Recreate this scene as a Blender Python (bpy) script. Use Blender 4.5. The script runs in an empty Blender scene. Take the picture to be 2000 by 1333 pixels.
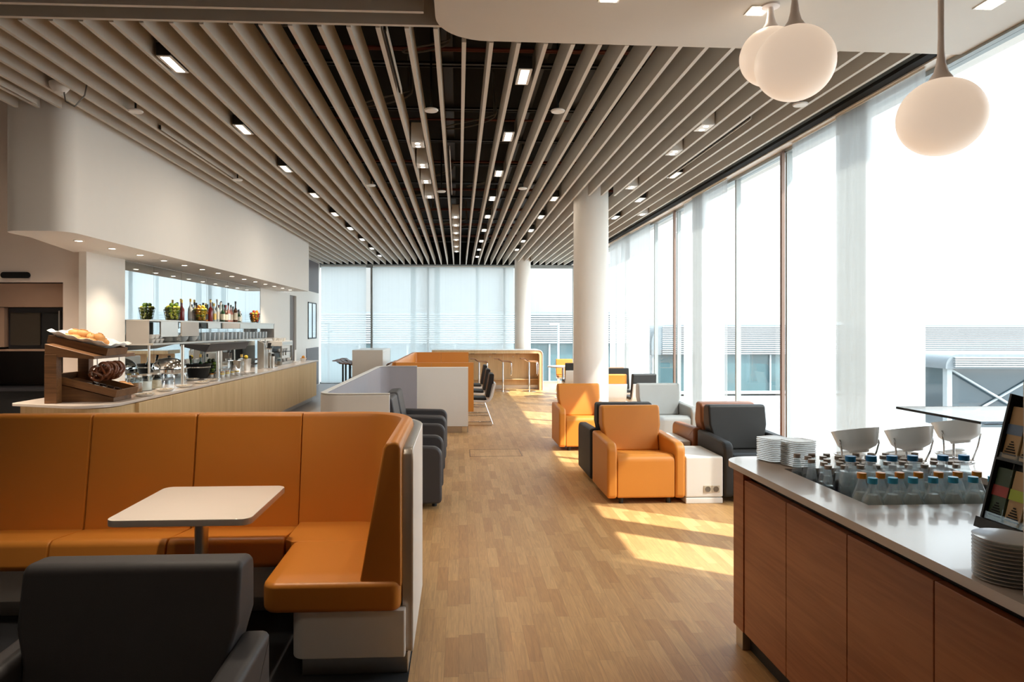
import bpy, bmesh, math, random
from mathutils import Vector, Matrix
R = math.radians
PI = math.pi
rnd = random.Random(7)
SC = bpy.context.scene
COL = SC.collection

# ------------------------------------------------------------------ camera
cam_d = bpy.data.cameras.new('camera')
cam = bpy.data.objects.new('camera', cam_d)
COL.objects.link(cam)
cam.location = (0, 0, 1.6)
cam.rotation_euler = (R(90), 0, -math.atan(65 / 1333))
cam_d.sensor_width = 36
cam_d.lens = 1333 / 2000 * 36
cam_d.shift_x = 39 / 2000
cam_d.shift_y = -23.5 / 2000
cam_d.clip_end = 500
SC.camera = cam

# ------------------------------------------------------------------ light
VS = SC.view_settings
VS.view_transform = 'Standard'
VS.look = 'None'
VS.gamma = 1
VS.use_curve_mapping = False
VS.exposure = 1.05
SUN_DIR = Vector((0.832 * 0.65, -0.555 * 0.65, 0.757)).normalized()    # towards the sun
sd = bpy.data.lights.new('sun', 'SUN')
sd.energy = 7.0
sd.angle = R(0.7)
sd.color = (1.0, 0.93, 0.82)
so = bpy.data.objects.new('sun', sd)
COL.objects.link(so)
so.rotation_euler = SUN_DIR.to_track_quat('Z', 'Y').to_euler()
so.location = (20, -12, 20)

W_ = bpy.data.worlds.new('sky')
SC.world = W_
W_.use_nodes = True
nt = W_.node_tree
nt.nodes.clear()
wo = nt.nodes.new('ShaderNodeOutputWorld')
wb = nt.nodes.new('ShaderNodeBackground')
tc = nt.nodes.new('ShaderNodeTexCoord')
sx = nt.nodes.new('ShaderNodeSeparateXYZ')
nt.links.new(tc.outputs['Generated'], sx.inputs[0])
rp = nt.nodes.new('ShaderNodeValToRGB')
rp.color_ramp.elements[0].position = 0.0
rp.color_ramp.elements[0].color = (1.0, 0.965, 0.92, 1)
rp.color_ramp.elements[1].position = 0.6
rp.color_ramp.elements[1].color = (0.72, 0.82, 0.93, 1)
nt.links.new(sx.outputs['Z'], rp.inputs[0])
dt = nt.nodes.new('ShaderNodeVectorMath')
dt.operation = 'DOT_PRODUCT'
dt.inputs[1].default_value = SUN_DIR
nt.links.new(tc.outputs['Generated'], dt.inputs[0])
mr = nt.nodes.new('ShaderNodeMapRange')                                   # bright haze on the sun's side of the sky
mr.inputs['From Min'].default_value = -0.3
mr.inputs['From Max'].default_value = 1.0
mr.inputs['To Min'].default_value = 0.42
mr.inputs['To Max'].default_value = 3.4
nt.links.new(dt.outputs['Value'], mr.inputs['Value'])
nt.links.new(rp.outputs[0], wb.inputs['Color'])
ms = nt.nodes.new('ShaderNodeMath')
ms.operation = 'MULTIPLY'
ms.inputs[1].default_value = 1.35
nt.links.new(mr.outputs[0], ms.inputs[0])
nt.links.new(ms.outputs[0], wb.inputs['Strength'])
nt.links.new(wb.outputs[0], wo.inputs[0])

def portal(loc, rot, sx_, sy_):
    d = bpy.data.lights.new('window_portal', 'AREA')
    d.shape = 'RECTANGLE'
    d.size = sx_
    d.size_y = sy_
    d.cycles.is_portal = True
    o = bpy.data.objects.new('window_portal', d)
    COL.objects.link(o)
    o.location = loc
    o.rotation_euler = rot
portal((3.62, 11.4, 1.75), (R(90), 0, R(90)), 17.4, 3.5)
portal((-0.4, 20.35, 1.75), (R(90), 0, R(180)), 7.6, 3.5)
CY = SC.cycles
CY.max_bounces = 10
CY.diffuse_bounces = 5
CY.glossy_bounces = 4
CY.transmission_bounces = 6
CY.transparent_max_bounces = 24
CY.caustics_reflective = False
CY.caustics_refractive = False
CY.sample_clamp_indirect = 6
CY.blur_glossy = 1.0

# ------------------------------------------------------------------ materials
def nmat(name):
    m = bpy.data.materials.new(name)
    m.use_nodes = True
    n = m.node_tree.nodes
    n.clear()
    out = n.new('ShaderNodeOutputMaterial')
    return m, n, m.node_tree.links, out
def M(name, col, rough=.5, metal=0, var=.06, scale=6, bump=0, bscale=200, emit=0, ecol=None, coat=0, stretch=(1, 1, 1), spec=.5):
    m, n, l, out = nmat(name)
    b = n.new('ShaderNodeBsdfPrincipled')
    b.inputs['Roughness'].default_value = rough
    b.inputs['Metallic'].default_value = metal
    b.inputs['Coat Weight'].default_value = coat
    b.inputs['Specular IOR Level'].default_value = spec
    t = n.new('ShaderNodeTexCoord')
    mp = n.new('ShaderNodeMapping')
    mp.inputs['Scale'].default_value = stretch
    l.new(t.outputs['Object'], mp.inputs[0])
    nz = n.new('ShaderNodeTexNoise')
    nz.inputs['Scale'].default_value = scale
    nz.inputs['Detail'].default_value = 4
    l.new(mp.outputs[0], nz.inputs['Vector'])
    r = n.new('ShaderNodeMapRange')
    r.inputs['To Min'].default_value = 1 - var
    r.inputs['To Max'].default_value = 1 + var
    l.new(nz.outputs[0], r.inputs['Value'])
    mx = n.new('ShaderNodeVectorMath')
    mx.operation = 'SCALE'
    mx.inputs[0].default_value = col
    l.new(r.outputs[0], mx.inputs['Scale'])
    l.new(mx.outputs[0], b.inputs['Base Color'])
    if bump:
        bn = n.new('ShaderNodeTexNoise')
        bn.inputs['Scale'].default_value = bscale
        bn.inputs['Detail'].default_value = 3
        l.new(mp.outputs[0], bn.inputs['Vector'])
        bp = n.new('ShaderNodeBump')
        bp.inputs['Strength'].default_value = bump
        bp.inputs['Distance'].default_value = .002
        l.new(bn.outputs[0], bp.inputs['Height'])
        l.new(bp.outputs[0], b.inputs['Normal'])
    if emit:
        b.inputs['Emission Color'].default_value = (*(ecol or col), 1)
        b.inputs['Emission Strength'].default_value = emit
    l.new(b.outputs[0], out.inputs[0])
    return m
def wood(name, c1, c2, axis='Z', rough=.45, scale=9, coat=0, panel=None):
    m, n, l, out = nmat(name)
    b = n.new('ShaderNodeBsdfPrincipled')
    b.inputs['Roughness'].default_value = rough
    b.inputs['Coat Weight'].default_value = coat
    t = n.new('ShaderNodeTexCoord')
    mp = n.new('ShaderNodeMapping')
    st = {'X': (.06, 1, 1), 'Y': (1, .06, 1), 'Z': (1, 1, .06)}[axis]
    mp.inputs['Scale'].default_value = st
    l.new(t.outputs['Object'], mp.inputs[0])
    a = n.new('ShaderNodeTexNoise')
    a.inputs['Scale'].default_value = scale * 6
    a.inputs['Detail'].default_value = 6
    a.inputs['Distortion'].default_value = .6
    l.new(mp.outputs[0], a.inputs['Vector'])
    a2 = n.new('ShaderNodeTexNoise')
    a2.inputs['Scale'].default_value = scale * .8
    l.new(mp.outputs[0], a2.inputs['Vector'])
    ad = n.new('ShaderNodeMath')
    ad.operation = 'ADD'
    l.new(a.outputs[0], ad.inputs[0])
    l.new(a2.outputs[0], ad.inputs[1])
    cr = n.new('ShaderNodeValToRGB')
    cr.color_ramp.elements[0].position = .38
    cr.color_ramp.elements[0].color = (*c1, 1)
    cr.color_ramp.elements[1].position = .62
    cr.color_ramp.elements[1].color = (*c2, 1)
    hf = n.new('ShaderNodeMath')
    hf.operation = 'MULTIPLY'
    hf.inputs[1].default_value = .5
    l.new(ad.outputs[0], hf.inputs[0])
    l.new(hf.outputs[0], cr.inputs[0])
    l.new(cr.outputs[0], b.inputs['Base Color'])
    l.new(b.outputs[0], out.inputs[0])
    return m
def glassy(name, tint=(.95, .97, .97), refl=.08, rough=.02, body=None, bodyfac=0.0):
    """thin clear sheet: lets light straight through, mirrors a little of the room"""
    m, n, l, out = nmat(name)
    tr = n.new('ShaderNodeBsdfTransparent')
    tr.inputs[0].default_value = (*tint, 1)
    gl = n.new('ShaderNodeBsdfGlossy')
    gl.inputs['Roughness'].default_value = rough
    fr = n.new('ShaderNodeLayerWeight')
    fr.inputs[0].default_value = .5
    mx = n.new('ShaderNodeMixShader')
    pw = n.new('ShaderNodeMath')
    pw.operation = 'POWER'
    pw.inputs[1].default_value = 4.0
    l.new(fr.outputs['Facing'], pw.inputs[0])
    mu = n.new('ShaderNodeMath')
    mu.operation = 'MULTIPLY_ADD'
    mu.inputs[1].default_value = .55
    mu.inputs[2].default_value = refl * .5
    mu.use_clamp = True
    l.new(pw.outputs[0], mu.inputs[0])
    l.new(mu.outputs[0], mx.inputs[0])
    last = tr
    if body:
        d0 = n.new('ShaderNodeBsdfDiffuse')
        d0.inputs[0].default_value = (*body, 1)
        d1 = n.new('ShaderNodeBsdfTranslucent')
        d1.inputs[0].default_value = (*body, 1)
        df = n.new('ShaderNodeMixShader')
        df.inputs[0].default_value = .6
        l.new(d0.outputs[0], df.inputs[1])
        l.new(d1.outputs[0], df.inputs[2])
        m2 = n.new('ShaderNodeMixShader')
        m2.inputs[0].default_value = bodyfac
        l.new(tr.outputs[0], m2.inputs[1])
        l.new(df.outputs[0], m2.inputs[2])
        last = m2
    l.new(last.outputs[0], mx.inputs[1])
    l.new(gl.outputs[0], mx.inputs[2])
    l.new(mx.outputs[0], out.inputs[0])
    return m
def sheer(name, open_=.45, col=(.93, .95, .96), var=.05):
    """woven sheer cloth: part of the light passes between the threads, part is scattered by them"""
    m, n, l, out = nmat(name)
    tr = n.new('ShaderNodeBsdfTransparent')
    ts = n.new('ShaderNodeBsdfTranslucent')
    ts.inputs[0].default_value = (*col, 1)
    df = n.new('ShaderNodeBsdfDiffuse')
    df.inputs[0].default_value = (*col, 1)
    t = n.new('ShaderNodeTexCoord')
    mp = n.new('ShaderNodeMapping')
    mp.inputs['Scale'].default_value = (14, 14, .02)
    l.new(t.outputs['Object'], mp.inputs[0])
    nz = n.new('ShaderNodeTexNoise')
    nz.inputs['Scale'].default_value = 1.0
    nz.inputs['Detail'].default_value = 2
    l.new(mp.outputs[0], nz.inputs['Vector'])
    r = n.new('ShaderNodeMapRange')
    r.inputs['From Min'].default_value = .3
    r.inputs['From Max'].default_value = .7
    r.inputs['To Min'].default_value = 1 - open_ + var
    r.inputs['To Max'].default_value = 1 - open_ - var
    l.new(nz.outputs[0], r.inputs['Value'])
    a = n.new('ShaderNodeMixShader')
    a.inputs[0].default_value = .35
    l.new(ts.outputs[0], a.inputs[1])
    l.new(df.outputs[0], a.inputs[2])
    b = n.new('ShaderNodeMixShader')
    l.new(r.outputs[0], b.inputs[0])
    l.new(tr.outputs[0], b.inputs[1])
    l.new(a.outputs[0], b.inputs[2])
    l.new(b.outputs[0], out.inputs[0])
    return m
def parquet():
    m, n, l, out = nmat('oak_parquet')
    b = n.new('ShaderNodeBsdfPrincipled')
    t = n.new('ShaderNodeTexCoord')
    s = n.new('ShaderNodeSeparateXYZ')
    l.new(t.outputs['Object'], s.inputs[0])
    def mth(op, a, b_=None):
        k = n.new('ShaderNodeMath')
        k.operation = op
        for i, v in enumerate((a, b_)):
            if v is None:
                continue
            if isinstance(v, (int, float)):
                k.inputs[i].default_value = v
            else:
                l.new(v, k.inputs[i])
        return k.outputs[0]
    xs = mth('DIVIDE', s.outputs['X'], .068)
    ci = mth('FLOOR', xs)
    w1 = n.new('ShaderNodeTexWhiteNoise')
    w1.noise_dimensions = '1D'
    l.new(ci, w1.inputs['W'])
    ys = mth('ADD', mth('DIVIDE', s.outputs['Y'], .40), mth('MULTIPLY', w1.outputs['Value'], 7.0))
    ri = mth('FLOOR', ys)
    cb = n.new('ShaderNodeCombineXYZ')
    l.new(ci, cb.inputs[0])
    l.new(ri, cb.inputs[1])
    w2 = n.new('ShaderNodeTexWhiteNoise')
    w2.noise_dimensions = '2D'
    l.new(cb.outputs[0], w2.inputs['Vector'])
    cr = n.new('ShaderNodeValToRGB')
    e = cr.color_ramp.elements
    e[0].position = 0
    e[0].color = (.47, .24, .09, 1)
    e[1].position = 1
    e[1].color = (.61, .35, .145, 1)
    k = e.new(.5)
    k.color = (.54, .295, .115, 1)
    l.new(w2.outputs['Value'], cr.inputs[0])
    mp = n.new('ShaderNodeMapping')
    mp.inputs['Scale'].default_value = (60, 4, 1)
    av = n.new('ShaderNodeVectorMath')
    av.operation = 'MULTIPLY_ADD'
    l.new(cb.outputs[0], av.inputs[0])
    av.inputs[1].default_value = (3.1, 5.7, 0)
    l.new(t.outputs['Object'], av.inputs[2])
    l.new(av.outputs[0], mp.inputs[0])
    nz = n.new('ShaderNodeTexNoise')
    nz.inputs['Scale'].default_value = 1.2
    nz.inputs['Detail'].default_value = 5
    nz.inputs['Distortion'].default_value = 1.2
    l.new(mp.outputs[0], nz.inputs['Vector'])
    g = n.new('ShaderNodeMapRange')
    g.inputs['From Min'].default_value = .3
    g.inputs['From Max'].default_value = .7
    g.inputs['To Min'].default_value = .84
    g.inputs['To Max'].default_value = 1.12
    l.new(nz.outputs[0], g.inputs['Value'])
    fx = mth('FRACT', xs)
    fy = mth('FRACT', ys)
    ex = mth('MINIMUM', fx, mth('SUBTRACT', 1.0, fx))
    ey = mth('MULTIPLY', mth('MINIMUM', fy, mth('SUBTRACT', 1.0, fy)), 6.0)
    ed = mth('MINIMUM', ex, ey)
    gr = n.new('ShaderNodeMapRange')
    gr.inputs['From Min'].default_value = 0
    gr.inputs['From Max'].default_value = .03
    gr.inputs['To Min'].default_value = .72
    gr.inputs['To Max'].default_value = 1
    l.new(ed, gr.inputs['Value'])
    fac = mth('MULTIPLY', g.outputs[0], gr.outputs[0])
    sc = n.new('ShaderNodeVectorMath')
    sc.operation = 'SCALE'
    l.new(cr.outputs[0], sc.inputs[0])
    l.new(fac, sc.inputs['Scale'])
    l.new(sc.outputs[0], b.inputs['Base Color'])
    b.inputs['Roughness'].default_value = .42
    b.inputs['Specular IOR Level'].default_value = .4
    l.new(b.outputs[0], out.inputs[0])
    return m
m_floor = parquet()
m_stone = M('grey_stone_floor', (.30, .28, .28), .4, var=.05)
m_carpet = M('dark_carpet', (.012, .013, .016), .95, var=.3, scale=60, bump=.8, bscale=400)
m_white = M('white_wall_paint', (.82, .785, .735), .6, var=.015)
m_beige = M('beige_wall_paint', (.74, .63, .545), .65, var=.02)
m_lam = M('white_laminate', (.80, .775, .73), .35, var=.01)
m_laminner = M('grey_felt', (.34, .33, .36), .9, var=.04, bump=.3)
m_slat = M('baffle_white', (.63, .58, .51), .5, var=.02)
m_black = M('black_paint', (.002, .002, .002), .9)
m_blackm = M('black_metal', (.02, .02, .02), .4, metal=.3)
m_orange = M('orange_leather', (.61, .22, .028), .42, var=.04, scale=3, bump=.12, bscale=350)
m_rust = M('rust_leather', (.21, .065, .018), .42, var=.05, bump=.12, bscale=350)  # base also darkened to carry the shade on the armchair's unlit side
m_dark = M('charcoal_leather', (.018, .0165, .016), .5, spec=.3, var=.05, bump=.12, bscale=350)
m_grey = M('grey_leather', (.33, .33, .32), .45, var=.04, bump=.12, bscale=350)
m_darkgreyl = M('dark_grey_leather', (.055, .051, .052), .5, spec=.35, var=.05, bump=.12, bscale=350)
m_steel = M('brushed_steel', (.62, .58, .53), .32, metal=1, var=.04, scale=30)
m_chrome = M('chrome', (.8, .8, .8), .08, metal=1, var=0)
m_mirror = M('mirror', (.80, .86, .88), .01, metal=1, var=0)
m_oak = wood('light_oak', (.56, .37, .17), (.67, .47, .245), 'Z')
m_oakbar = wood('bar_oak', (.55, .36, .18), (.66, .46, .25), 'Z')
m_walnut = wood('red_oak_veneer', (.33, .105, .038), (.46, .17, .068), 'Y', rough=.4)
m_stand = wood('brown_oak', (.095, .04, .013), (.18, .08, .027), 'X', rough=.5)
m_worktop = M('pale_worktop', (.66, .57, .505), .22, var=.02, coat=.3)
m_wtop2 = M('white_worktop', (.80, .72, .64), .3, var=.02, coat=.2)
m_porc = M('white_porcelain', (.84, .83, .81), .18, var=.01, coat=.3)
_n, _l = m_porc.node_tree.nodes, m_porc.node_tree.links                    # thin porcelain lets some light through
_b, _o = [x for x in _n if x.type == 'BSDF_PRINCIPLED'][0], [x for x in _n if x.type == 'OUTPUT_MATERIAL'][0]
_t, _m = _n.new('ShaderNodeBsdfTranslucent'), _n.new('ShaderNodeMixShader')
_t.inputs[0].default_value = (.9, .88, .84, 1)
_m.inputs[0].default_value = .3
_l.new(_b.outputs[0], _m.inputs[1])
_l.new(_t.outputs[0], _m.inputs[2])
_l.new(_m.outputs[0], _o.inputs[0])
m_glass = glassy('clear_glass', (.93, .96, .965), .05)
m_pane = glassy('window_glass', (.86, .90, .91), .045)
m_tint = glassy('grey_glass', (.62, .68, .74), .10)
m_bottle = glassy('bottle_glass', (.90, .94, .95), .16, .03, (.85, .88, .9), .16)
m_sheer = sheer('sheer_panel', .32, (.50, .50, .49))
m_sheerd = sheer('dense_panel', .10)
m_wfab = sheer('far_sheer', .50, (.78, .82, .82), .015)

# ------------------------------------------------------------------ mesh helpers
class MB:
    def __init__(s):
        s.bm = bmesh.new()
        s.T = Matrix.Identity(4)
        s.wn = False
    def add(s, t, mi=0):
        for f in t.faces:
            f.material_index = mi
            f.smooth = True
        bmesh.ops.transform(t, matrix=s.T, verts=t.verts)
        me = bpy.data.meshes.new('tmp')
        t.to_mesh(me)
        t.free()
        s.bm.from_mesh(me)
        bpy.data.meshes.remove(me)
        return s
    def box(s, x0, x1, y0, y1, z0, z1, bev=0, seg=2, mi=0):
        t = bmesh.new()
        bmesh.ops.create_cube(t, size=1)
        for v in t.verts:
            v.co = Vector(((x0 + x1) / 2 + v.co.x * (x1 - x0), (y0 + y1) / 2 + v.co.y * (y1 - y0), (z0 + z1) / 2 + v.co.z * (z1 - z0)))
        if bev:
            s.wn = True
            bmesh.ops.bevel(t, geom=t.edges[:], offset=bev, segments=seg, profile=.5, affect='EDGES')
        return s.add(t, mi)
    def prism(s, pts, axis, a0, a1, bev=0, seg=2, mi=0):
        """closed outline pts extruded along axis; pts are (y,z) for X, (x,z) for Y, (x,y) for Z"""
        t = bmesh.new()
        def P(p, a):
            return {'X': (a, p[0], p[1]), 'Y': (p[0], a, p[1]), 'Z': (p[0], p[1], a)}[axis]
        va = [t.verts.new(P(p, a0)) for p in pts]
        vb = [t.verts.new(P(p, a1)) for p in pts]
        k = len(pts)
        t.faces.new(va)
        t.faces.new(vb[::-1])
        for i in range(k):
            t.faces.new((va[i], vb[i], vb[(i + 1) % k], va[(i + 1) % k]))
        bmesh.ops.recalc_face_normals(t, faces=t.faces)
        if bev:
            s.wn = True
            es = [e for e in t.edges if e.is_manifold and e.calc_face_angle(0) > R(50)]
            bmesh.ops.bevel(t, geom=es, offset=bev, segments=seg, profile=.5, affect='EDGES')
        return s.add(t, mi)
    def cyl(s, p0, p1, r, r2=None, seg=16, mi=0):
        p0, p1 = Vector(p0), Vector(p1)
        t = bmesh.new()
        d = p1 - p0
        bmesh.ops.create_cone(t, cap_ends=True, segments=seg, radius1=r, radius2=r if r2 is None else r2, depth=d.length)
        q = d.to_track_quat('Z', 'Y').to_matrix().to_4x4()
        bmesh.ops.transform(t, matrix=Matrix.Translation((p0 + p1) / 2) @ q, verts=t.verts)
        return s.add(t, mi)
    def lathe(s, prof, loc=(0, 0, 0), seg=24, mi=0, sy=1):
        t = bmesh.new()
        rings = []
        for r, z in prof:
            if r < 1e-5:
                rings.append([t.verts.new((loc[0], loc[1], loc[2] + z))])
            else:
                rings.append([t.verts.new((loc[0] + r * math.cos(2 * PI * i / seg), loc[1] + sy * r * math.sin(2 * PI * i / seg), loc[2] + z)) for i in range(seg)])
        for a, b in zip(rings, rings[1:]):
            for i in range(seg):
                j = (i + 1) % seg
                if len(a) == 1 and len(b) == 1:
                    continue
                if len(a) == 1:
                    t.faces.new((a[0], b[j], b[i]))
                elif len(b) == 1:
                    t.faces.new((a[i], a[j], b[0]))
                else:
                    t.faces.new((a[i], a[j], b[j], b[i]))
        bmesh.ops.recalc_face_normals(t, faces=t.faces)
        return s.add(t, mi)
    def ell(s, loc, r, u=12, v=8, mi=0):
        t = bmesh.new()
        bmesh.ops.create_uvsphere(t, u_segments=u, v_segments=v, radius=1)
        for w in t.verts:
            w.co = Vector((loc[0] + w.co.x * r[0], loc[1] + w.co.y * r[1], loc[2] + w.co.z * r[2]))
        return s.add(t, mi)
    def tube(s, pts, r, seg=8, mi=0, closed=False, flat=None):
        pts = [Vector(p) for p in pts]
        t = bmesh.new()
        n = len(pts)
        rings = []
        up = Vector((0, 0, 1))
        for i, p in enumerate(pts):
            if closed:
                d = pts[(i + 1) % n] - pts[i - 1]
            else:
                d = pts[min(i + 1, n - 1)] - pts[max(i - 1, 0)]
            d.normalize()
            a = d.cross(up)
            if a.length < .05:
                a = d.cross(Vector((0, 1, 0)))
            a.normalize()
            if rings and a.dot(la) < 0:
                a = -a
            la = a
            b = d.cross(a)
            f1, f2 = flat or (1, 1)
            rings.append([t.verts.new(p + r * (f1 * math.cos(2 * PI * k / seg) * a + f2 * math.sin(2 * PI * k / seg) * b)) for k in range(seg)])
        m = n if closed else n - 1
        for i in range(m):
            A, B = rings[i], rings[(i + 1) % n]
            for k in range(seg):
                t.faces.new((A[k], A[(k + 1) % seg], B[(k + 1) % seg], B[k]))
        if not closed:
            t.faces.new(rings[0])
            t.faces.new(rings[-1][::-1])
        bmesh.ops.recalc_face_normals(t, faces=t.faces)
        return s.add(t, mi)
    def wall(s, path, prof, mi=0, closed=False):
        """sweep the closed section prof [(offset to the left, z)] along the plan path [(x, y)]"""
        t = bmesh.new()
        P = [Vector(p) for p in path]
        n = len(P)
        rings = []
        for i in range(n):
            if closed:
                d0, d1 = (P[i] - P[i - 1]).normalized(), (P[(i + 1) % n] - P[i]).normalized()
            else:
                d0 = (P[i] - P[i - 1]).normalized() if i else (P[1] - P[0]).normalized()
                d1 = (P[i + 1] - P[i]).normalized() if i < n - 1 else d0
            n0, n1 = Vector((-d0.y, d0.x)), Vector((-d1.y, d1.x))
            m = (n0 + n1).normalized()
            k = 1 / max(.3, m.dot(n0))
            rings.append([t.verts.new((P[i].x + m.x * o * k, P[i].y + m.y * o * k, z)) for o, z in prof])
        q = len(prof)
        for i in range(n if closed else n - 1):
            A, B = rings[i], rings[(i + 1) % n]
            for k in range(q):
                t.faces.new((A[k], A[(k + 1) % q], B[(k + 1) % q], B[k]))
        if not closed:
            t.faces.new(rings[0])
            t.faces.new(rings[-1][::-1])
        bmesh.ops.recalc_face_normals(t, faces=t.faces)
        return s.add(t, mi)
    def build(s, name, mats, parent=None, label=None, world=False):
        me = bpy.data.meshes.new(name)
        if world and parent is not None:
            bmesh.ops.translate(s.bm, vec=-parent.location, verts=s.bm.verts)
        s.bm.to_mesh(me)
        s.bm.free()
        me.set_sharp_from_angle(angle=R(38))
        for m in (mats if isinstance(mats, (list, tuple)) else [mats]):
            me.materials.append(m)
        o = bpy.data.objects.new(name, me)
        COL.objects.link(o)
        if s.wn:
            w = o.modifiers.new('weighted', 'WEIGHTED_NORMAL')
            w.keep_sharp = True
        if parent is not None:
            o.parent = parent
        if label:
            o['label'] = label
        return o
def arcpath(pts, rad, n=6, closed=False):
    """polyline with its corners rounded; rad may be a list, one per point"""
    out = []
    P = [Vector(p) for p in pts]
    k = len(P)
    for i, p in enumerate(P):
        r = rad[i] if isinstance(rad, (list, tuple)) else rad
        if (not closed and i in (0, k - 1)) or r == 0:
            out.append(tuple(p))
            continue
        a, b = (P[i - 1] - p).normalized(), (P[(i + 1) % k] - p).normalized()
        ang = a.angle(b)
        d = r / math.tan(ang / 2)
        c = p + (a + b).normalized() * (r / math.sin(ang / 2))
        s0, s1 = p + a * d - c, p + b * d - c
        for j in range(n + 1):
            t = j / n
            v = (s0 * (1 - t) + s1 * t)
            # spherical interpolation in the plane
            w = s0.angle(s1)
            v = (s0 * math.sin((1 - t) * w) + s1 * math.sin(t * w)) / math.sin(w)
            out.append(tuple(c + v))
    return out
def tagit(o, label, cat, group=None):
    o['label'] = label
    o['category'] = cat
    if group:
        o['group'] = group
    return o
def thing(name, label, cat, loc=(0, 0, 0), rz=0, group=None):
    o = bpy.data.objects.new(name, None)
    o.empty_display_size = .1
    COL.objects.link(o)
    o.location = loc
    o.rotation_euler = (0, 0, rz)
    return tagit(o, label, cat, group)
def solo(name, mb, mats, label, cat, loc=(0, 0, 0), rz=0, group=None):
    o = mb.build(name, mats)
    o.location = loc
    o.rotation_euler = (0, 0, rz)
    return tagit(o, label, cat, group)
def kids(o):
    return [c for c in bpy.data.objects if c.parent is o]
def dup(o, loc, rz=None, label=None, group=None, parent=None, tilt=None):
    c = o.copy()
    COL.objects.link(c)
    if parent is None:
        c.location = loc
        if rz is not None:
            c.rotation_euler = (0, 0, rz) if tilt is None else tilt
        if label:
            c['label'] = label
        if group:
            c['group'] = group
    else:
        c.parent = parent
    for ch in kids(o):
        dup(ch, None, parent=c)
    return c
class Kind:
    """first use places the prototype itself, later uses place copies"""
    def __init__(s, make):
        s.make, s.o = make, None
    def put(s, loc, rz=0, label=None, group=None, tilt=None):
        if s.o is None:
            s.o = s.make()
            s.o.location = loc
            s.o.rotation_euler = tilt or (0, 0, rz)
            if label:
                s.o['label'] = label
            if group:
                s.o['group'] = group
            return s.o
        o = dup(s.o, loc, rz, label, group, tilt=tilt)
        if tilt:
            o.rotation_euler = tilt
        if not group and 'group' in o:
            del o['group']
        return o
def struct(name, mb, mats):
    o = mb.build(name, mats)
    o['kind'] = 'structure'
    return o

# ------------------------------------------------------------------ the room
H = 3.49                                                                  # underside of the baffles
struct('floor', MB().box(-1.62, 3.9, -2.5, 20.4, -.1, 0), m_floor)
struct('floor_stone', MB().box(-7, -1.62, 4.0, 20.4, -.1, 0).box(-7, -1.62, -2.5, 4.0, -.1, -.0005), m_stone)
struct('floor_carpet', MB().box(-6.8, -.23, -2.4, 4.25, -.02, .006), m_carpet)
hb = MB()
for x0, x1, y0, y1 in ((.14, .80, 9.05, 9.056), (.14, .80, 8.55, 8.556), (.14, .146, 8.55, 9.056), (.794, .80, 8.55, 9.056)):
    hb.box(x0, x1, y0, y1, -.001, .0015)
struct('trim_1', hb, m_blackm)
# ceiling void, painted black
struct('ceiling', MB().box(-7, 3.9, 4.25, 20.5, 4.35, 4.45), m_black)
struct('ceiling_void', MB().box(-7, 3.9, -2.6, 4.25, 4.35, 4.45), m_black)
# plain white ceiling slab over the drinks counter
sl = arcpath([(-.14, -2.5), (-.14, 4.42), (3.42, 4.49), (3.42, -2.5)], [0, .33, 0, 0], 10, True)
struct('ceiling_slab', MB().prism(sl, 'Z', 3.47, 3.80), m_slat)
# walls
struct('wall_back', MB().box(-7, 3.9, -2.6, -2.5, 0, 4.45), m_beige)
struct('wall_left', MB().box(-7.1, -7, -2.6, 7.8, 0, 4.45), m_beige)
wr = MB().box(3.40, 3.55, -2.5, 3.02, 0, 4.45).box(3.40, 3.75, 3.02, 20.3, 3.52, 4.45)
struct('wall_right', wr, m_white)
# kitchen wall with the oven recess
kw = MB()
kw.box(-7, -4.31, 7.66, 7.8, 2.11, 4.40)
kw.box(-4.31, -4.11, 7.66, 7.8, 0, 4.40)
kw.box(-7, -5.6, 7.66, 7.8, 0, 2.11)
struct('wall_kitchen', kw, m_beige)
struct('wall_kitchen_recess', MB().box(-5.7, -4.22, 8.3, 8.4, 0, 2.2).box(-5.7, -5.6, 7.8, 8.3, 0, 2.2).box(-4.31, -4.22, 7.8, 8.3, 0, 2.2).box(-5.7, -4.22, 7.8, 8.4, 2.11, 2.2), M('recess_grey', (.05, .045, .04), .6))
lw = MB()
lw.box(-4.11, -4.03, 7.60, 8.46, 0, 2.46)                                    # white pier
lw.box(-4.2, -4.07, 8.46, 14.17, 0, 2.46)                                  # behind the mirror
lw.box(-4.2, -4.05, 14.17, 16.6, 0, 2.46)
lw.box(-4.2, -4.05, 17.25, 18.2, 0, 2.62)
lw.box(-4.2, -4.05, 16.6, 17.25, 2.42, 2.62)
lw.box(-4.2, -4.05, 18.2, 20.3, 0, 2.62)
lw.box(-4.2, -4.05, 15.45, 20.3, 2.62, 4.4)
struct('wall_bar', lw, m_white)
struct('door_1', MB().box(-4.16, -4.10, 16.6, 17.25, 0, 2.42), M('taupe_door', (.16, .13, .12), .5))
struct('trim_2', MB().box(-4.06, -4.035, 18.35, 19.9, 2.63, 3.48), M('taupe_panel', (.13, .11, .115), .5))
struct('trim_3', MB().box(-4.06, -4.035, 18.35, 19.9, .02, 1.08), M('taupe_panel_low', (.13, .11, .115), .5))
wf = MB()
wf.box(-4.06, -4.03, 18.55, 19.6, 1.33, 1.36).box(-4.06, -4.03, 18.55, 19.6, 2.30, 2.33).box(-4.06, -4.03, 18.55, 18.58, 1.33, 2.33).box(-4.06, -4.03, 19.57, 19.6, 1.33, 2.33).box(-4.06, -4.03, 19.06, 19.09, 1.33, 2.33)
w1 = struct('window_1', wf, m_blackm)
MB().box(-4.05, -4.04, 18.58, 19.57, 1.36, 2.30).build('pane', m_mirror, w1)
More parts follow.
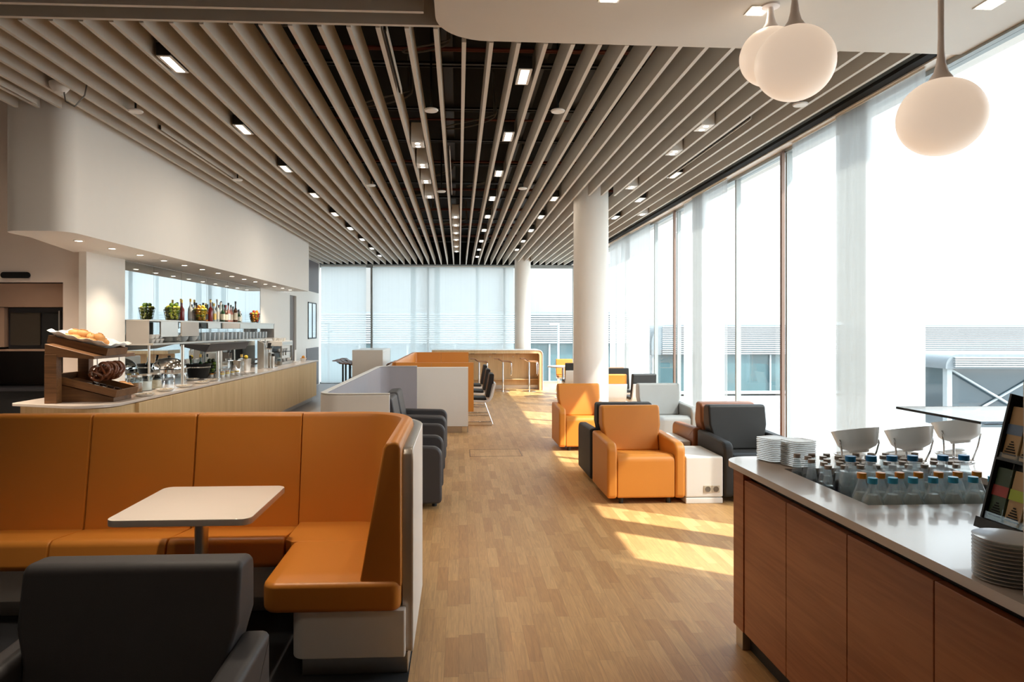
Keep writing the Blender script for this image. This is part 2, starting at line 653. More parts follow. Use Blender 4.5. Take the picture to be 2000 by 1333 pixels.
# the white bulkhead above the bar, with a soffit full of downlights
bh = arcpath([(-3.92, 15.45), (-3.92, 6.02), (-3.35, 6.02), (-3.35, 15.45)], [0, .16, .16, 0], 8, True)
struct('wall_bulkhead', MB().prism(bh, 'Z', 2.44, 4.35), m_white)
bs = arcpath([(-4.2, 15.45), (-4.2, 7.66), (-3.91, 6.4), (-3.91, 15.45)], 0, 2, True)
struct('ceiling_soffit', MB().prism(bs, 'Z', 2.44, 2.50), m_white)
struct('wall_over_bar', MB().box(-4.2, -4.06, 7.66, 15.45, 2.50, 4.35), m_white)
# mirror
mm = MB()
ys = [8.46, 9.3, 10.2, 11.2, 12.2, 13.2, 14.17]
for a, b in zip(ys, ys[1:]):
    mm.box(-4.068, -4.055, a + .003, b - .003, .92, 2.43)
solo('wall_mirror', mm, m_mirror, 'long wall mirror behind the bottles above the buffet bar', 'mirror')
# ------------------------------------------------------------------ glazing
m_frame = M('grey_window_frame', (.34, .36, .35), .4, metal=.3)
m_brown = M('bronze_mullion', (.20, .13, .10), .4, metal=.4)
ms_ = [3.02, 7.02, 8.33, 10.62, 11.86, 14.3, 17.0, 20.3]
for i, (a, b) in enumerate(zip(ms_, ms_[1:])):
    f = MB()
    f.box(3.42, 3.52, a, b, 3.45, 3.52)
    f.box(3.42, 3.52, a, b, 0, .05)
    f.box(3.44, 3.50, b - .018, b + .018, .05, 3.45)
    w = struct('window_%d' % (i + 2), f, m_frame)
    MB().box(3.466, 3.472, a + .02, b - .02, .05, 3.45).build('pane', m_pane, w)
for i, (y, x) in enumerate(((7.02, 3.40), (10.62, 3.40))):
    struct('trim_%d' % (i + 4), MB().box(x - .016, x + .016, y - .022, y + .022, 0, 3.47), m_brown)
fx = [-4.05, -2.55, -.9, 1.35, 3.42]
for i, (a, b) in enumerate(zip(fx, fx[1:])):
    f = MB()
    f.box(a, b, 20.16, 20.26, 3.40, 3.52)
    f.box(a, b, 20.16, 20.26, 0, .05)
    f.box(b - .03, b + .03, 20.12, 20.24, .05, 3.40)
    w = struct('window_%d' % (i + 10), f, m_frame)
    MB().box(a + .02, b - .02, 20.20, 20.206, .05, 3.40).build('pane', m_pane, w)
struct('wall_far', MB().box(-7, 3.9, 20.12, 20.3, 3.50, 4.45), m_black)
struct('trim_6', MB().box(3.24, 3.325, 4.49, 20.1, 3.50, 3.53), m_black)
struct('trim_7', MB().box(3.325, 3.42, 4.49, 20.1, 3.488, 3.50), m_white)
# sheer sliding panels along the right-hand glass
def panel(x, a, b, mat, label):
    p = thing('sheer_panel_curtain', label, 'curtain', (x, (a + b) / 2, 0))
    k = MB()
    ny = max(2, int((b - a) / .12))
    path = [(x + .004 * math.sin(j * 1.3), a + (b - a) * j / ny) for j in range(ny + 1)]
    t = bmesh.new()
    lo = [t.verts.new((q[0], q[1], .03)) for q in path]
    hi = [t.verts.new((q[0], q[1], 3.475)) for q in path]
    for j in range(ny):
        t.faces.new((lo[j], lo[j + 1], hi[j + 1], hi[j]))
    k.add(t)
    k.build('cloth', mat, p, world=True)
    MB().box(x - .006, x + .006, a, b, 3.472, 3.487).build('rail', m_lam, p, world=True)
    return p
pl = [
    (3.345, 3.10, 3.30, m_sheerd, 'dense white panel curtain at the near end of the glass'),
    (3.345, 4.74, 5.90, m_sheer, 'sheer white panel curtain right of the grey overlap behind the drinks counter'),
    (3.392, 5.44, 5.92, m_sheer, 'narrow extra sheer strip making the grey band in the curtains behind the white bowls'),
    (3.375, 5.44, 6.76, m_sheer, 'sheer white panel curtain left of the grey overlap behind the charcoal armchair'),
    (3.345, 8.36, 9.64, m_sheer, 'sheer white panel curtain behind the pale grey armchair'),
    (3.392, 9.22, 9.66, m_sheer, 'narrow extra sheer strip making the grey band above the pale grey armchair'),
    (3.375, 9.24, 10.10, m_sheer, 'sheer white panel curtain just left of the one behind the pale grey armchair'),
    (3.375, 11.9, 13.6, m_sheer, 'sheer white panel curtain beside the second bay past the pillar'),
    (3.345, 13.2, 15.0, m_sheer, 'farthest sheer white panel curtain on the window wall, by the big pillar')]
for a in pl:
    panel(*a)
def fpanel(y, a, b, mat, label):
    p = thing('sheer_panel_curtain', label, 'curtain', ((a + b) / 2, y, 0))
    MB().box(a, b, y - .001, y + .001, .03, 3.42).build('cloth', mat, p, world=True)
    MB().box(a, b, y - .006, y + .006, 3.42, 3.45).build('rail', m_lam, p, world=True)
fpanel(20.07, -2.50, -1.25, m_wfab, 'pale blue sheer panel at the far wall behind the beige high table')
fpanel(20.05, -1.40, -.55, m_wfab, 'pale blue sheer panel at the far wall in the middle, overlapping its neighbours')
fpanel(20.07, -.70, .60, m_wfab, 'pale blue sheer panel at the far wall behind the orange booth')
fpanel(20.05, .50, 1.62, m_wfab, 'pale blue sheer panel at the far wall touching the slim far pillar')
fpanel(20.07, -4.0, -2.7, m_wfab, 'pale blue sheer panel at the far wall in the left corner')
# pillars
def pillar(x, y, r, label):
    o = solo('round_pillar', MB().cyl((0, 0, 0), (0, 0, 4.35), r, seg=64), m_white, label, 'pillar', (x, y, 0))
pillar(1.94, 9.95, .255, 'thick round white pillar behind the orange armchairs')
pillar(1.80, 19.2, .225, 'slim round white pillar by the far window')
# ------------------------------------------------------------------ ceiling baffles
sp, x0 = .181, .035
NB = {'l': ('long off-white ceiling baffle left of the centre', 'ceiling baffles on the left'),
      'c': ('long off-white ceiling baffle in the middle of the room', 'ceiling baffles in the middle'),
      'r': ('long off-white ceiling baffle near the window wall', 'ceiling baffles on the window side'),
      's': ('short off-white ceiling baffle ending at the white bulkhead', 'short ceiling baffles left of the bulkhead')}
cache = {}
def baffle(x, a, b, key):
    lab, g = NB[key]
    L = round(b - a, 3)
    if L not in cache:
        k = MB().box(-.014, .014, 0, L, 0, .20)
        o = k.build('ceiling_baffle', m_slat)
        cache[L] = o
    else:
        o = cache[L].copy()
        COL.objects.link(o)
    o.location = (x, a, H)
    tagit(o, lab, 'ceiling baffle', g)
for k in range(-22, 18):
    x = x0 + sp * k
    a = 4.31 if x < -.1 else 4.50
    if x < -3.34:
        baffle(x, a, 6.01, 's')
        if x > -4.0:
            baffle(x, 15.5, 20.08, 'l')
        continue
    key = 'l' if x < -.9 else ('c' if x < 1.0 else 'r')
    if abs(x - 1.94) < .27:
        baffle(x, a, 9.6, key)
        baffle(x, 10.3, 20.08, key)
    else:
        baffle(x, a, 20.08, key)
for k in range(3):                                                        # cross baffles at the top left
    y = (4.27, 4.09, 3.91)[k]
    o = MB().box(-4.4, -.11 - .10 * (k > 0), y - .014, y + .014, 0, .20).build('cross_baffle', m_slat)
    o.location = (0, 0, H)
    tagit(o, ('ceiling baffle running across at the ends of the long ones', 'middle one of the three cross baffles at top left', 'nearest of the three cross baffles at top left')[k], 'ceiling baffle')
# services in the black void
m_copper = M('red_pipe', (.13, .018, .008), .5)
m_duct = M('dark_tray', (.02, .02, .02), .5, metal=.5)
for i in range(12):
    y = 4.9 + i * 1.25
    t = MB().box(-2.6, 2.4, y - .02, y + .02, 3.98, 4.0).box(-2.6, 2.4, y + .06, y + .08, 3.98, 4.02).box(-2.5, -2.48, y - .02, y + .08, 4.0, 4.35).box(2.28, 2.3, y - .02, y + .08, 4.0, 4.35)
    solo('cable_tray', t, m_duct, 'thin dark rail crossing the black ceiling void', 'cable tray', group='rails across the ceiling void')
for i in range(7):
    y = 5.6 + i * 1.9
    solo('sprinkler_pipe', MB().cyl((-3.2, y, 3.9), (2.9, y, 3.9), .012, seg=8).cyl((-3.2, y + .16, 3.95), (2.9, y + .16, 3.95), .012, seg=8).cyl((-3.0, y, 3.9), (-3.0, y, 4.35), .008, seg=6).cyl((2.7, y + .16, 3.95), (2.7, y + .16, 4.35), .008, seg=6), m_copper, 'pair of thin red pipes crossing the black ceiling void', 'pipe', group='red pipes in the ceiling void')
for i in range(4):
    x = (-1.6, -.1, .75, 1.25)[i]
    solo('service_duct', MB().box(x - .05, x + .05, 4.6, 19.8, 4.02, 4.12, .01), m_duct, ('dark duct running lengthways left in the ceiling void', 'dark duct running lengthways along the room axis above the baffles', 'dark duct lengthways above the middle light row', 'dark duct lengthways right of the middle light row')[i], 'duct')
m_cable = M('grey_cable', (.16, .15, .13), .6)
for i in range(22):
    x, y = rnd.uniform(-2.4, 1.6), 4.8 + i * .62
    w, h = rnd.uniform(.12, .3), rnd.uniform(.1, .2)
    if i in (14, 17):
        continue
    c = MB()
    c.tube([(w * .9, .02, .59)] + [(w * math.cos(a), .3 * w * math.sin(a), .14 - h * math.sin(a / 2)) for a in [j * PI / 8 for j in range(16)]] + [(w * .85, -.03, .59)], .009, 6)
    solo('cable_loop', c, m_cable, 'loose loop of grey cable hanging in the ceiling void', 'cable', (x, y, 3.76), rnd.uniform(-.5, .5), 'cable loops in the ceiling void')
# slot diffusers between baffles
for i, (k, a, b) in enumerate(((-3, 4.35, 5.5), (-1, 7.2, 9.6), (-20, 4.5, 5.9), (-16, 6.6, 8.8), (14, 6.0, 8.4))):
    x = x0 + sp * k + .03
    s_ = MB().box(x, x + .012, a, b, 3.495, 3.53).box(x + .018, x + .024, a, b, 3.485, 3.53, mi=1)
    solo('slot_diffuser', s_, [m_black, m_slat], ('slot diffuser beside the baffle above the room centre', 'slot diffuser beside the square spotlight boxes', 'slot diffuser at the far top left', 'slot diffuser above the long white bulkhead edge', 'slot diffuser near the window side')[i], 'air diffuser')

# unseen round column added outside the nearest window to cast a shadow strip
struct('trim_8', MB().cyl((3.86, 3.78, -.6), (3.86, 3.78, 4.4), .17, seg=32), m_white)

# ------------------------------------------------------------------ armchairs (front faces local -Y, origin at the front centre)
def armchair_kind(mat, W=.72, D=.75, HB=.84, HA=.565):
    def make():
        t = thing('armchair', 'armchair', 'armchair')
        aw = .092
        for s in (-1, 1):
            pf = arcpath([(0, .05), (0, HA - .01), (D - .03, HA + .01), (D - .03, .05)], [.04, .085, .02, .03], 6, True)
            k = MB()
            xa, xb = sorted((s * W / 2, s * (W / 2 - aw)))
            k.prism(pf, 'X', xa, xb, .024, 3)
            k.build('armrest', mat, t)
        sw = W / 2 - aw - .003
        pf = arcpath([(.012, .055), (.012, .455), (.62, .395), (.62, .055)], [.02, .065, 0, 0], 6, True)
        MB().prism(pf, 'X', -sw, sw, .012, 2).build('seat', mat, t)
        k = MB()
        pf = arcpath([(.50, .405), (.585, HB), (.735, HB - .01), (.735, .08), (.60, .08), (.60, .38)], [.02, .035, .05, .02, 0, 0], 5, True)
        pf = [p for p in pf]
        k.prism(pf, 'X', -sw, sw, .02, 3)
        geo = k.bm.verts[:] + k.bm.edges[:] + k.bm.faces[:]
        for zc in (HA - .03, HA + .02, HA + .08):
            geo = k.bm.verts[:] + k.bm.edges[:] + k.bm.faces[:]
            bmesh.ops.bisect_plane(k.bm, geom=geo, plane_co=(0, 0, zc), plane_no=(0, 0, 1))
        for v in k.bm.verts:                                               # the back widens above the armrests
            q = min(1, max(0, (v.co.z - HA + .03) / .11))
            v.co.x *= 1 + .10 * q * q * (3 - 2 * q)
        k.build('backrest', mat, t)
        for sx_ in (-1, 1):
            for y in (.07, D - .12):
                MB().cyl((sx_ * (W / 2 - .14), y, 0), (sx_ * (W / 2 - .14), y, .058), .022).build('foot', m_blackm, t)
        return t
    return Kind(make)
KO, KD, KG, KR, KS = [armchair_kind(m) for m in (m_orange, m_dark, m_grey, m_rust, m_darkgreyl)]
KO.put((1.71, 6.14, 0), 0, 'bright orange leather armchair left of the white socket table, facing the camera')
KD.put((2.79, 6.14, 0), 0, 'charcoal leather armchair right of the white socket table')
KD.put((1.71, 7.68, 0), PI, 'charcoal leather armchair turned away, back to back with the front orange one')
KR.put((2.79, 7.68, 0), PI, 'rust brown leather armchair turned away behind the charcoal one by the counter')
KO.put((1.67, 8.86, 0), 0, 'orange leather armchair in front of the thick white pillar')
KG.put((2.80, 8.86, 0), 0, 'pale grey leather armchair next to the window panels')
for i, y in enumerate((6.41, 7.84, 8.57)):
    KS.put((-.15, y, 0), PI / 2, ('dark grey armchair nearest the orange booth, facing the aisle', 'dark grey armchair in the middle of the row facing the aisle', 'farthest dark grey armchair of the aisle row, by the white panel')[i])
fk = armchair_kind(m_darkgreyl, .80, .72, .865, .60)
fk.put((-1.02, 1.60, 0), 0, 'large dark armchair in the left foreground before the small white table')

# white side tables
def side_table(x0_, x1_, y0_, y1_, label, sock):
    t = thing('side_table', label, 'side table', ((x0_ + x1_) / 2, (y0_ + y1_) / 2, 0))
    MB().box(x0_, x1_, y0_, y1_, .055, .43, .018, 3).build('body', m_lam, t, world=True)
    MB().box(x0_ + .003, x1_ - .006, y0_ - .004, y1_ - .02, 0, .052, .008, 2).build('plinth', m_lam, t, world=True)
    if sock:
        xc = x0_ + .243
        for s in (-1, 1):
            k = MB().box(xc + s * .038 - .036, xc + s * .038 + .036, y0_ - .008, y0_ + .002, .10, .165, .003, 2)
            o = k.build('power_socket', m_sock, t, world=True)
            r = MB()
            r.lathe([(.024, 0), (.026, .003), (.022, .003), (.020, .0005), (0, .0005)], seg=20)
            r.cyl((-.008, 0, .0005), (-.008, 0, .0045), .0035, seg=8).cyl((.008, 0, .0005), (.008, 0, .0045), .0035, seg=8)
            q = r.build('socket_well', m_sockd, o)
            q.location = Vector((xc + s * .038, y0_ - .0085, .1325)) - t.location
            q.rotation_euler = (PI / 2, 0, 0)
    return t
m_sock = M('cream_plastic', (.55, .47, .36), .4)
m_sockd = M('socket_dark', (.16, .13, .10), .4)
side_table(2.072, 2.425, 6.15, 6.74, 'low white side table with a double power socket between orange and charcoal armchairs', True)
side_table(2.072, 2.425, 7.02, 7.60, 'low white side table behind the one with sockets', False)

# ------------------------------------------------------------------ orange corner booth in the foreground
bt = thing('booth_sofa', 'orange leather corner booth with high back and white base, left foreground', 'booth sofa', (-1.8, 3.9, 0))
seams = [-4.07, -3.45, -2.83, -2.21, -1.59, -.955]
for a, b in zip(seams, seams[1:]):
    pf = arcpath([(4.13, .40), (4.235, 1.085), (4.40, 1.075), (4.40, .40)], [0, .03, .03, 0], 5, True)
    MB().prism(pf, 'X', a + .002, b - .002, .012, 2).build('back_cushion', m_orange, bt, world=True)
    pf = arcpath([(3.76, .295), (3.80, .455), (4.22, .41), (4.22, .295)], [.03, .045, 0, 0], 6, True)
    MB().prism(pf, 'X', a + .002, b - .002, .012, 2).build('seat_cushion', m_orange, bt, world=True)
# curved corner back that runs into the side wing: straight, arc, straight
cp = arcpath([(-.953, 4.18), (-.40, 4.18), (-.40, 3.128)], [0, .20, 0], 10)
# the section leans back: foot of the cushion stands further in
def lean_wall(path, name, mat, par, zt=1.085):
    k = MB()
    t = bmesh.new()
    sec = [(-.055, .425), (.055, zt - .03), (.068, zt - .008), (.09, zt), (.11, zt), (.128, zt - .01), (.138, zt - .035), (.138, .425)]
    P = [Vector(p) for p in path]
    rings = []
    for i in range(len(P)):
        d = (P[min(i + 1, len(P) - 1)] - P[max(i - 1, 0)]).normalized()
        nl = Vector((-d.y, d.x))
        rings.append([t.verts.new((P[i].x + nl.x * o, P[i].y + nl.y * o, z)) for o, z in sec])
    q = len(sec)
    for A, B in zip(rings, rings[1:]):
        for j in range(q):
            t.faces.new((A[j], A[(j + 1) % q], B[(j + 1) % q], B[j]))
    e0, e1 = t.faces.new(rings[0]), t.faces.new(rings[-1][::-1])
    bmesh.ops.recalc_face_normals(t, faces=t.faces)
    bmesh.ops.bevel(t, geom=list(e1.edges), offset=.014, segments=3, profile=.5, affect='EDGES')
    k.add(t)
    return k.build(name, mat, par, world=True)
lean_wall(cp, 'corner_back_cushion', m_orange, bt)
k = MB().prism(arcpath([(-.951, 3.80), (-.951, 4.22), (-.34, 4.22), (-.34, 3.755), (-.905, 3.755)], [.02, 0, 0, 0, .03], 4, True), 'Z', .30, .445, .010, 2)
k.build('seat_cushion', m_orange, bt, world=True)
k = MB().prism(arcpath([(-.895, 3.75), (-.265, 3.75), (-.265, 3.11), (-.89, 3.11)], [.05, .045, .045, .07], 5, True), 'Z', .315, .452, .024, 3)
k.build('seat_cushion', m_orange, bt, world=True)
k = MB().box(-4.07, -.26, 3.86, 4.40, .10, .30, .01)
k.prism(arcpath([(-.76, 3.86), (-.76, 3.13), (-.245, 3.13), (-.245, 3.86)], [0, .06, .01, 0], 6, True), 'Z', .10, .315, .006)
k.build('base', m_lam, bt, world=True)
k = MB().box(-4.07, -.28, 3.92, 4.36, 0, .10).box(-.72, -.235, 3.18, 3.95, 0, .10, .004)
k.build('plinth', m_steel, bt, world=True)
# end screen: steel core with white laminate skin
def shell_sweep(path, o0, o1, z0, z1, name, mat):
    k = MB().wall(path, [(o0, z0), (o1, z0), (o1, z1 - .004), ((o0 + o1) / 2, z1), (o0, z1 - .004)])
    for v in k.bm.verts:                                                   # the top corner at the free end is rounded off
        d = v.co.y - 3.185
        if v.co.z > .9 and d < .05 and v.co.x > -.3:
            v.co.z = z1 - .05 + math.sqrt(max(0, .05 ** 2 - (.05 - d) ** 2)) - (z1 - v.co.z)
    return k.build(name, mat, bt, world=True)
sp_path = [(-.215, 3.185 + q) for q in (0, .004, .012, .025, .04, .055)] + arcpath([(-.215, 3.3), (-.215, 4.46), (-4.07, 4.46)], [0, .45, 0], 12)
shell_sweep(sp_path, .004, .046, .105, 1.045, 'end_frame', m_steel)
shell_sweep(sp_path, -.003, .0035, .102, 1.043, 'outer_skin', m_lam)

# small white table
tt = thing('cafe_table', 'small square white table on a steel column before the orange booth', 'table', (-1.27, 3.47, 0))
tp = arcpath([(-1.592, 3.14), (-.945, 3.14), (-.945, 3.80), (-1.592, 3.80)], .05, 6, True)
MB().prism(tp, 'Z', .708, .74, .004, 2).build('tabletop', m_wtop2, tt, world=True)
MB().cyl((-1.30, 3.52, .02), (-1.30, 3.52, .71), .033, seg=24).build('column', m_steel, tt, world=True)
MB().lathe([(0, 0), (.2, 0), (.2, .012), (.05, .02), (0, .02)], (-1.30, 3.52, .006), 32).build('foot_plate', m_steel, tt, world=True)

# ------------------------------------------------------------------ screens of the booths behind
def screen(path, z0, z1, th, name, mat, par, rr=.012, off=0):
    sec = [(off, z0), (off + th, z0), (off + th, z1 - rr), (off + th - rr, z1), (off + rr, z1), (off, z1 - rr)]
    return MB().wall(path, sec).build(name, mat, par, world=True)
g1 = thing('booth_screen', 'white curved privacy screen with grey inside behind the grey armchairs', 'screen', (-1.2, 8.2, 0))
p1 = arcpath([(-.60, 5.96), (-1.20, 5.96), (-1.20, 10.38), (-.63, 10.38)], [0, .17, .17, 0], 10)
# outside lies to the left of this path
p1o = p1
screen(p1o, .10, 1.035, .022, 'outer_shell', m_lam, g1)
screen(p1o, .10, 1.035, .030, 'felt_lining', m_laminner, g1, off=-.031)
screen(p1o, 1.036, 1.042, .056, 'edge_trim', m_lam, g1, .002, -.034)
screen(p1o, 0, .10, .03, 'plinth', m_steel, g1, .002, -.012)
g2 = thing('booth_sofa', 'orange upholstered booth with white outside, beyond the grey armchairs', 'booth sofa', (-.5, 13, 0))
p2 = arcpath([(.145, 10.56), (-1.12, 10.56), (-1.12, 15.45), (.22, 15.45)], [0, .2, .2, 0], 10)
screen(p2, .10, 1.015, .03, 'outer_shell', m_lam, g2)
screen(p2, 0, .10, .03, 'plinth', m_steel, g2, .002, -.012)
MB().box(.05, .13, 10.52, 10.56, 0, .1, .002).build('plinth_corner', m_chrome, g2, world=True)
for i, (a, b) in enumerate((((.23, 10.66), (-.42, 10.66)), ((-.425, 10.66), (-.97, 10.66)))):
    sec = [(0, .32), (-.12, .32), (-.10, 1.05), (-.085, 1.08), (-.02, 1.08), (0, 1.05)]
    MB().wall([b, a], [(o + .02, z) for o, z in sec]).build('back_cushion', m_orange, g2, world=True)
pc = arcpath([(-.975, 10.66), (-1.04, 10.66), (-1.04, 15.36), (-.40, 15.36)], [0, .05, .12, 0], 8)[::-1]
sec = [(0, .40), (0, 1.055), (.01, 1.08), (.06, 1.08), (.07, 1.055), (.07, .40)]
MB().wall(pc, sec).build('back_cushion', m_orange, g2, world=True)
MB().wall([(.22, 15.36), (-.395, 15.36)], sec).build('back_cushion', m_orange, g2, world=True)
MB().box(-.96, -.45, 11.3, 15.2, .30, .44, .02).build('seat_cushion', m_orange, g2, world=True)
MB().box(-.96, -.50, 11.4, 15.1, 0, .30).build('base', m_lam, g2, world=True)

# ------------------------------------------------------------------ dining chairs (face local +Y, origin on the floor under the seat)
def dining_kind(pad):
    def make():
        t = thing('dining_chair', 'chair', 'chair')
        # white moulded shell: seat and lower back
        pf = [(.22, .436), (.205, .405), (-.14, .385), (-.215, .405), (-.262, .48), (-.315, .70), (-.286, .70), (-.222, .49), (-.185, .44), (-.13, .42), (.20, .436)]
        MB().prism(pf, 'X', -.205, .205, .003, 1).build('shell', m_porc, t)
        pf = arcpath([(.22, .437), (.22, .475), (-.15, .465), (-.165, .424)], [.015, .015, .02, .005], 3, True)
        MB().prism(pf, 'X', -.20, .20, .008, 2).build('seat_pad', pad, t)
        pf = arcpath([(-.14, .47), (-.21, .865), (-.285, .855), (-.275, .70), (-.255, .69), (-.205, .47)], [.02, .03, .02, 0, 0, .01], 3, True)
        MB().prism(pf, 'X', -.205, .205, .010, 2).build('backrest', pad, t)
        for s in (-1, 1):
            pts = [(s * .14, .12, .43), (s * .17, .17, .35), (s * .21, .24, .03), (s * .21, .22, .012), (s * .21, -.24, .012), (s * .21, -.26, .03), (s * .16, -.12, .40)]
            MB().tube(pts, .0075, 8).build('leg', m_chrome, t)
        return t
    return Kind(make)
DD, DO = dining_kind(m_dark), dining_kind(m_orange)
for i, y in enumerate((11.45, 12.75, 14.1)):
    DD.put((.30, y, 0), PI / 2, ('nearest of the three black-padded white shell chairs along the orange booth', 'middle one of the three black-padded white shell chairs along the orange booth', 'farthest of the three black-padded white shell chairs along the orange booth')[i])
def cafe(x, y, label, r=.35):
    t = thing('cafe_table', label, 'table', (x, y, 0))
    MB().lathe([(0, .715), (r, .715), (r, .74), (0, .74)], seg=40).build('tabletop', m_wtop2, t)
    MB().cyl((0, 0, .01), (0, 0, .716), .03).build('column', m_chrome, t)
    MB().lathe([(0, 0), (.2, 0), (.2, .01), (.04, .02), (0, .02)], seg=32).build('foot_plate', m_chrome, t)
    return t
cafe(2.66, 11.93, 'round white cafe table by the window past the pale grey armchair', .28)
cafe(2.72, 13.9, 'round white cafe table second from the pillar along the window', .3)
cafe(2.42, 15.75, 'round white cafe table left of the big pillar near the far window', .36)
DO.put((2.54, 11.32, 0), 0, 'orange-padded white shell chair just right of the big pillar, back to camera')
DD.put((3.02, 11.36, 0), .12, 'charcoal-padded white shell chair by the window, back to camera')
DO.put((2.93, 13.2, 0), .15, 'orange-padded shell chair second in line behind the nearest orange one')
DO.put((3.02, 14.6, 0), PI, 'orange-padded shell chair third in line at the window, facing the camera')
DD.put((3.0, 12.53, 0), PI, 'dark padded shell chair facing the camera across the window table')
DO.put((2.60, 16.5, 0), PI, 'orange-padded shell chair facing the camera left of the big pillar')
DD.put((2.52, 15.0, 0), 0, 'dark padded white shell chair left of the big pillar, back to camera')

# ------------------------------------------------------------------ high bar and stools at the far end
hb_ = thing('high_bar', 'long oak high bar table with rounded white edge at the far end', 'bar table', (.8, 18.1, 0))
out = arcpath([(-.7, 1.05), (2.20, 1.05), (2.20, 0), (2.11, 0), (2.11, .96), (-.7, .96)], [0, .12, 0, 0, .05, 0], 8, True)
MB().prism(out, 'Y', 17.80, 18.55).build('frame', m_oakbar, hb_, world=True)
out2 = arcpath([(-.7, 1.056), (2.207, 1.056), (2.207, 0), (2.193, 0), (2.193, 1.042), (-.7, 1.042)], [0, .125, 0, 0, .115, 0], 8, True)
MB().prism(out2, 'Y', 17.785, 17.80).prism(arcpath([(-.7, 1.056), (2.207, 1.056), (2.207, 0), (2.201, 0), (2.201, 1.051), (-.7, 1.051)], [0, .125, 0, 0, .12, 0], 8, True), 'Y', 17.80, 18.56).build('white_edge', m_lam, hb_, world=True)
for a, b in ((-.7, .24), (.243, 1.18), (1.183, 2.11)):
    MB().box(a, b, 18.20, 18.23, .10, .96).build('back_panel', m_oakbar, hb_, world=True)
MB().box(-.7, 2.11, 18.19, 18.21, 0, .10).build('plinth', m_steel, hb_, world=True)
MB().box(-.7, 2.11, 18.05, 18.19, .25, .275, .003).build('foot_rest', m_oakbar, hb_, world=True)
for x in (.36, .93, 1.55):
    MB().box(x - .05, x + .05, 17.95, 18.05, .945, .96).build('cable_hatch', m_blackm, hb_, world=True)
    MB().cyl((x - .1, 18.20, .86), (x - .1, 18.17, .86), .014, seg=12).build('bag_hook', m_steel, hb_, world=True)
def stool_kind(mseat, mpost, name='white'):
    def make():
        t = thing('bar_stool', 'stool', 'bar stool')
        # seat in side view along local X: raised lip, dip, flat, rolled front
        prof = [(-.225, .83), (-.10, .83), (-.045, .785), (.0, .765), (.16, .765), (.20, .755), (.225, .725)]
        top = [(x, z + .02) for x, z in prof]
        MB().prism(prof + top[::-1], 'Y', -.17, .17, .004, 1).build('seat', mseat, t)
        for s in (-1, 1):
            MB().tube([(-.12, s * .155, .818), (-.045, s * .155, .775), (.16, s * .155, .757), (.205, s * .155, .735), (.215, s * .155, .70), (.215, s * .155, .44), (.20, s * .155, .425), (.20, 0, .425)], .010, 8).build('foot_loop', mpost, t)
        MB().cyl((0, 0, .012), (0, 0, .76), .022).build('post', mpost, t)
        MB().lathe([(0, 0), (.19, 0), (.19, .008), (.04, .016), (0, .016)], seg=36).build('base_plate', mpost, t)
        return t
    return Kind(make)
SW = stool_kind(M('brown_plywood', (.34, .16, .075), .4), m_chrome)
for i, x in enumerate((.52, 1.13, 1.80)):
    SW.put((x, 17.45, 0), 0, ('pale bar stool at the far oak bar, partly hidden by the orange booth', 'middle pale bar stool of the three at the far oak bar', 'rightmost pale bar stool at the far oak bar')[i])
SB = stool_kind(m_rust, m_blackm)
ht = thing('high_table', 'beige boxed high table with tall panel end at the far left', 'high table', (-2.16, 17.1, 0))
MB().box(-2.52, -1.80, 16.3, 16.34, .02, 1.10, .006).build('end_panel', m_wtop2, ht, world=True)
MB().box(-2.52, -1.80, 16.345, 18.1, 1.05, 1.10, .004).build('tabletop', m_wtop2, ht, world=True)
MB().box(-1.84, -1.80, 16.345, 18.1, .70, 1.05, .004).build('side_panel', m_wtop2, ht, world=True)
MB().box(-2.52, -1.80, 18.06, 18.1, .02, 1.05, .004).build('end_panel', m_wtop2, ht, world=True)
for i, (x, y, r) in enumerate(((-2.78, 16.55, 0), (-2.80, 17.1, 0), (-2.80, 17.7, 0), (-1.50, 16.5, PI), (-1.50, 17.1, PI), (-1.48, 17.7, PI))):
    SB.put((x, y, 0), r, ('brown leather bar stool nearest on the left of the beige high table', 'second brown leather bar stool left of the beige high table', 'farthest brown leather bar stool left of the beige high table',
                          'brown bar stool nearest on the right of the beige high table', 'second brown bar stool right of the beige high table', 'farthest brown bar stool right of the beige high table')[i])

# ------------------------------------------------------------------ buffet bar on the left
bc = thing('buffet_counter', 'long light oak buffet counter with pale rounded worktop on the left', 'buffet counter', (-3.6, 10.8, 0))
tp = arcpath([(-4.22, 6.65), (-3.20, 6.26), (-3.13, 15.46), (-4.02, 15.46), (-4.02, 7.58), (-4.22, 7.56)], [.05, .28, .02, 0, 0, 0], 10, True)
MB().prism(tp, 'Z', .872, .90, .004, 2).build('worktop', m_worktop, bc, world=True)
bd = arcpath([(-4.19, 6.73), (-3.25, 6.36), (-3.215, 6.9), (-3.20, 15.42), (-4.02, 15.42), (-4.02, 7.56), (-4.19, 7.54)], [.03, .22, 0, 0, 0, 0, 0], 8, True)
MB().prism(bd, 'Z', .12, .862).build('carcass', m_oak, bc, world=True)
MB().prism([(-4.16, 6.85), (-3.32, 6.5), (-3.27, 15.40), (-4.02, 15.40), (-4.02, 7.56), (-4.16, 7.54)], 'Z', 0, .12).build('plinth', m_steel, bc, world=True)
yy = [6.95, 7.75, 8.95, 10.15, 11.35, 12.55, 13.75, 15.42]
for a, b in zip(yy, yy[1:]):
    MB().box(-3.215, -3.175, a + .003, b - .003, .12, .865, .002, 1).build('front_panel', m_oak, bc, world=True)
CT = .90
